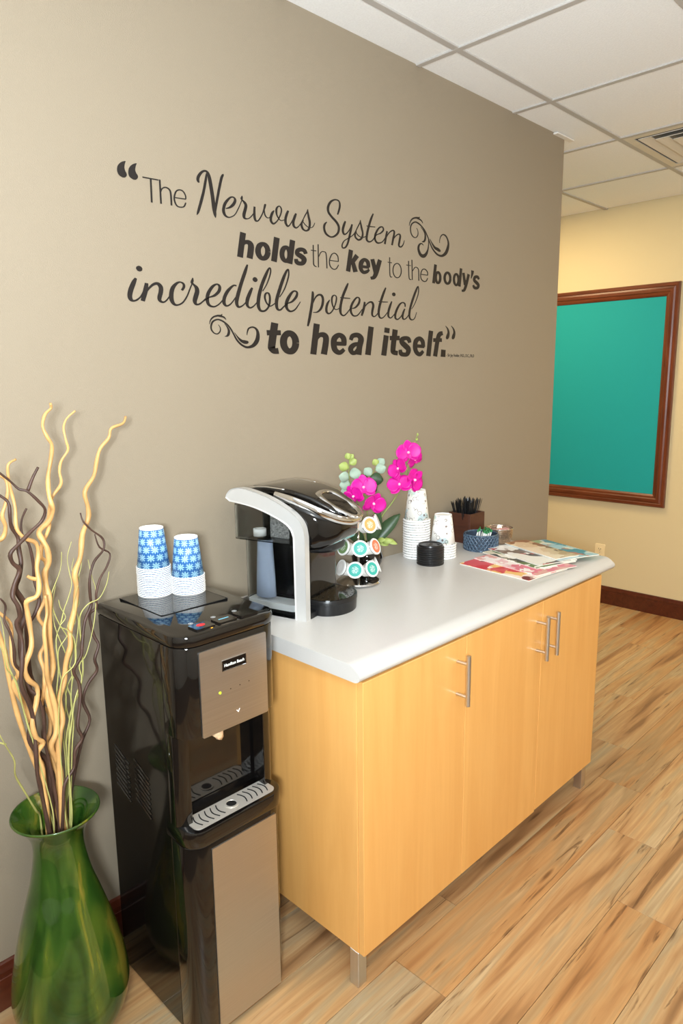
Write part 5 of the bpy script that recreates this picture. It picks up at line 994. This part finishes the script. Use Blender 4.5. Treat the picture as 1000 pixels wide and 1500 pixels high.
# ================================================================== WOVEN BASKET WITH PACKETS
BC = Vector((1.118, -0.186, ZC))
bk = thing('woven_basket', 'round slate blue woven basket of sweetener packets', 'basket', tuple(BC))
MB().lathe([(0, 0.0), (0.056, 0.0), (0.061, 0.004), (0.0615, 0.058), (0.0590, 0.058), (0.0585, 0.006), (0, 0.004)], 40).build('lining', MT['weave_dark'], bk, angle=40)
for dirn in (1, -1):
    for k in range(26):
        pts = []
        for i in range(9):
            t = i/8; a = 2*PI*k/26 + dirn*t*0.62; r = 0.0628 + 0.0012*math.cos(i*PI + (0 if dirn > 0 else PI)); pts.append((r*math.cos(a), r*math.sin(a), 0.003 + 0.054*t))
        MB().tube(pts, 0.0030, 6).build('strand', MT['weave'], bk, True)
for z, r in ((0.059, 0.0615), (0.003, 0.0615)): MB().tube([(r*math.cos(a*PI/20), r*math.sin(a*PI/20), z) for a in range(41)], 0.0036, 8, False).build('hoop', MT['weave'], bk, True)
mg = mat('green_packet_print', (58, 138, 84), 0.5)
pk = MB().box(-0.021, 0.021, -0.002, 0.002, 0, 0.058, 0.0012, 2).mesh('packet'); pk.materials.append(MT['white_paper'])
pkb = MB().box(-0.0212, 0.0212, -0.0022, 0.0022, 0.048, 0.0582, 0.0006, 1).mesh('print_band'); pkb.materials.append(mg)
for k, (dx, dy, rz, ti) in enumerate(((-0.030, -0.006, 0.9, 0.35), (-0.018, 0.004, 0.75, 0.3), (-0.004, -0.010, 0.8, 0.25), (0.008, 0.002, 0.7, 0.2), (0.020, -0.008, 0.9, 0.25), (0.030, 0.006, 0.8, 0.15), (-0.010, 0.024, 0.4, 0.2), (0.014, 0.024, 0.6, 0.1))):
    t = thing('sweetener_packet', 'white and green sweetener packet tucked in the blue basket', 'packet', (BC.x + dx*0.72, BC.y + dy - 0.006, ZC + 0.020), 0, 'packets in the blue basket')
    t.rotation_euler = (ti, 0, rz - 0.0)
    for nm, me in (('packet_body', pk), ('print_band', pkb)):
        o = bpy.data.objects.new(nm, me); COL.objects.link(o); o.parent = t

# ================================================================== HAMMERED BOWL
bw = thing('hammered_bowl', 'shiny hammered metal bowl of pink packets near the worktop corner', 'bowl', (1.252, -0.182, ZC))
MB().lathe([(0, 0.0), (0.036, 0.0), (0.043, 0.004), (0.050, 0.028), (0.052, 0.050), (0.0535, 0.060), (0.051, 0.0605), (0.0495, 0.050), (0.0475, 0.028), (0.040, 0.007), (0, 0.005)], 44).build('bowl_shell', MT['hammered'], bw, angle=50)
MB().tube([(0.0525*math.cos(a*PI/20), 0.0525*math.sin(a*PI/20), 0.0605) for a in range(41)], 0.0016, 8, False).build('rim', MT['chrome'], bw, True)
pp = MB().box(-0.019, 0.019, -0.0125, 0.0125, 0, 0.0045, 0.0012, 2).mesh('pink_packet'); pp.materials.append(mat('pink_packet_print', (206, 152, 148), 0.45, noise=0.25, nscale=90))
for k in range(11):
    a = k*2.4; r = 0.0225*math.sqrt((k % 6)/6)
    o = bpy.data.objects.new('pink_packet', pp); COL.objects.link(o); o.location = (1.252 + r*math.cos(a), -0.182 + r*math.sin(a), ZC + 0.010 + 0.0042*k)
    o.rotation_euler = (random.uniform(-0.12, 0.12), random.uniform(-0.12, 0.12), random.uniform(0, 3.1))
    tag(o, 'pink sweetener packet lying in the hammered metal bowl', 'packet', 'pink packets in the metal bowl')

# ================================================================== MAGAZINES
def magazine(x, y, rz, z, L, Wd, th, pal, seed, label, white=0.45, extra=None):
    """origin at the far left corner; width along local x, length along local -y"""
    t = thing('magazine', label, 'magazine', (x, y, z), rz, 'magazines fanned on the worktop')
    n = 10
    def sheet(z0, z1, inset, mb):
        top = []; bot = []
        for i in range(n + 1):
            u = i/n; lift = 0.0020*math.sin(PI*u*0.9)
            for v in (0, 1):
                px, py = inset + (Wd - 2*inset)*u, -(inset + (L - 2*inset)*v)
                top.append((px, py, z1 + lift)); bot.append((px, py, z0 + lift))
        K = len(top); fs = []
        for i in range(n):
            a = 2*i; fs += [(a, a+1, a+3, a+2), (K+a, K+a+2, K+a+3, K+a+1), (a, a+2, K+a+2, K+a), (a+1, K+a+1, K+a+3, a+3)]
        fs += [(0, K, K+1, 1), (2*n, 2*n+1, K+2*n+1, K+2*n)]
        return mb.add(top + bot, fs)
    sheet(0.0, th - 0.0004, 0.0008, MB()).build('pages', MT['page'], t)
    cv = sheet(th - 0.0004, th, 0.0, MB()).build('cover', magazine_mat('magazine_cover_print', pal, seed, 9, white), t)
    return t, cv
mags = [
 (0.872, -0.262, -0.104, 0.288, 0.215, 0.0038, [(206, 46, 62), (240, 196, 120), (214, 86, 96), (246, 226, 214), (120, 40, 50)], 1, 'magazine with red and orange floral cover at the bottom of the fan', 0.12),
 (0.956, -0.264, -0.197, 0.286, 0.200, 0.0037, [(238, 196, 200), (224, 120, 140), (250, 240, 236), (226, 170, 160)], 2, 'magazine with pale pink cover second from the left of the fan', 0.35),
 (1.036, -0.247, -0.270, 0.272, 0.185, 0.0037, [(96, 120, 72), (222, 214, 190), (60, 62, 58), (236, 232, 220)], 3, 'magazine with a green and white cover in the middle of the fan', 0.40),
 (1.088, -0.232, -0.350, 0.285, 0.170, 0.0037, [(238, 236, 232), (184, 62, 52), (60, 56, 60), (236, 232, 226), (120, 104, 96)], 4, 'white magazine with dark and red picture near the top of the fan', 0.42),
 (1.165, -0.272, -0.325, 0.272, 0.185, 0.0037, [(176, 200, 206), (96, 140, 156), (226, 222, 204), (196, 120, 96), (60, 84, 110), (150, 176, 132)], 6, 'magazine with pale blue title and teal cover at the right end', 0.22),
 (1.172, -0.256, -0.340, 0.275, 0.105, 0.0037, [(222, 192, 156), (198, 160, 118), (236, 214, 184), (150, 100, 70)], 5, 'tan covered magazine overlapping the white one', 0.18)]
for k, (x, y, rz, L_, W_, th, pal, sd, lb, wh) in enumerate(mags):
    t, cv = magazine(x, y, rz, ZC + 0.0004 + k*0.0040, L_, W_, th, pal, sd, lb, wh)

# ================================================================== GREEN VASE AND BRANCHES
VX, VY = -0.537, -0.172
vs_out = [(0.070, 0.0), (0.086, 0.004), (0.104, 0.022), (0.122, 0.060), (0.130, 0.105), (0.127, 0.150), (0.115, 0.215), (0.098, 0.285), (0.080, 0.350), (0.066, 0.400), (0.057, 0.450), (0.0545, 0.480), (0.058, 0.505), (0.070, 0.530), (0.083, 0.547), (0.0925, 0.556)]
sm = spline(vs_out, 3)
prof_v = [(0.0, 0.0)] + list(sm) + [(0.0945, 0.5595), (0.0935, 0.5625), (0.0905, 0.5615)] + [(max(r - 0.004, 0.01), max(z + 0.001, 0.006)) for r, z in reversed(sm[2:])] + [(0.0, 0.007)]
vase = MB().lathe(prof_v, 64).build('floor_vase', MT['vase'], None, True)
vase.location = (VX, VY, 0.0)
tag(vase, 'tall green swirled glass floor vase with flared rim beside the water cooler', 'vase')
blabel = {'tan': ['tallest thick tan curly branch with blunt tip, rising near the centre', 'slim pale tan branch with whitish hooked tip beside the tallest one', 'tan curly branch leaning right with hooked tip above the paper cups', 'slender tan branch at left with a forked pale tip', 'low tan branch curving off the left edge of the picture', 'tan branch bowing out of the picture at upper left', 'short thick tan branch twisting in the middle of the bunch'],
          'dark': ['dark brown branch with a forked upright tip at upper left', 'dark brown branch with short upright tip behind the slender tan one', 'thick grey brown branch twisting up the left of the bunch', 'dark branch at right with thin hooked tip touching the right tan branch', 'dark branch zigzagging closest to the water cooler', 'thin dark branch leaning in from the left edge'],
          'green': ['thin pale green twig with wavy tip left of the right tan branch', 'hair thin green twig nearest the tallest tan branch', 'thin green twig crossing in front of the right tan branch', 'thin green twig winding along the right tan branch', 'straight thin green twig between the two right dark branches', 'pale green twig hooking toward the water cooler top', 'wavy green twig low in the middle of the bunch', 'pale green twig slanting in from the left edge', 'knotty yellow green twig drooping lowest at far left', 'thin green twig leaning left behind the dark branches', 'thin green twig tangled right of the middle', 'thin green twig just right of the thick tan branches']}
cnt = {'tan': 0, 'dark': 0, 'green': 0}
nm_of = {'tan': 'tan_branch', 'dark': 'dark_branch', 'green': 'green_twig'}
for kind, r0, pts, fork in BRANCHES:
    i = cnt[kind]; cnt[kind] += 1
    P3 = [Vector(p)*0.001 for p in pts]
    # run on down into the vase
    e = P3[-1]; aim = Vector((VX + (e.x - VX)*0.25 + 0.012*math.sin(i*2.1), VY + 0.012*math.cos(i*1.7), 0.02 + 0.012*i/3))
    zin = e.z
    for zt_ in (0.50, 0.40, 0.25, 0.1):
        if zt_ < zin - 0.03:
            f = (zin - zt_)/(zin - aim.z); P3.append(e.lerp(aim, f) + Vector((0.004*math.sin(zt_*40 + i), 0.004*math.cos(zt_*33 + i), 0)))
    P3.append(aim)
    # natural wobble in depth, so that the stems curl in all directions
    amp = {'tan': 0.012, 'dark': 0.010, 'green': 0.006}[kind]; N = len(P3)
    for q in range(1, N - 6): P3[q] += Vector((0.5, 0.6, 0.13))*amp*math.sin(q*1.25 + i*1.3)*min(1, (N - 6 - q)/6)
    sm_ = spline([tuple(p) for p in P3], 4); n = len(sm_)
    rad = [r0*0.00074*(0.45 + 0.55*min(1, t/(n*0.35)))*(1 + 0.10*math.sin(t*0.9 + i)) for t in range(n)]
    mb = MB().tube(sm_, rad, 10 if kind != 'green' else 6)
    if fork:
        fp = spline([tuple(Vector(p)*0.001) for p in fork], 4); mb2 = MB().tube(fp, [r0*0.001*(0.65 - 0.25*t/len(fp)) for t in range(len(fp))], 8)
    o = mb.build(nm_of[kind], MT[kind], None, True)
    tag(o, blabel[kind][i], 'branch' if kind != 'green' else 'twig', {'tan': 'tan curly branches in the green vase', 'dark': 'dark curly branches in the green vase', 'green': 'thin green twigs in the green vase'}[kind])
    if fork: mb2.build('side_shoot', MT[kind], o, True)
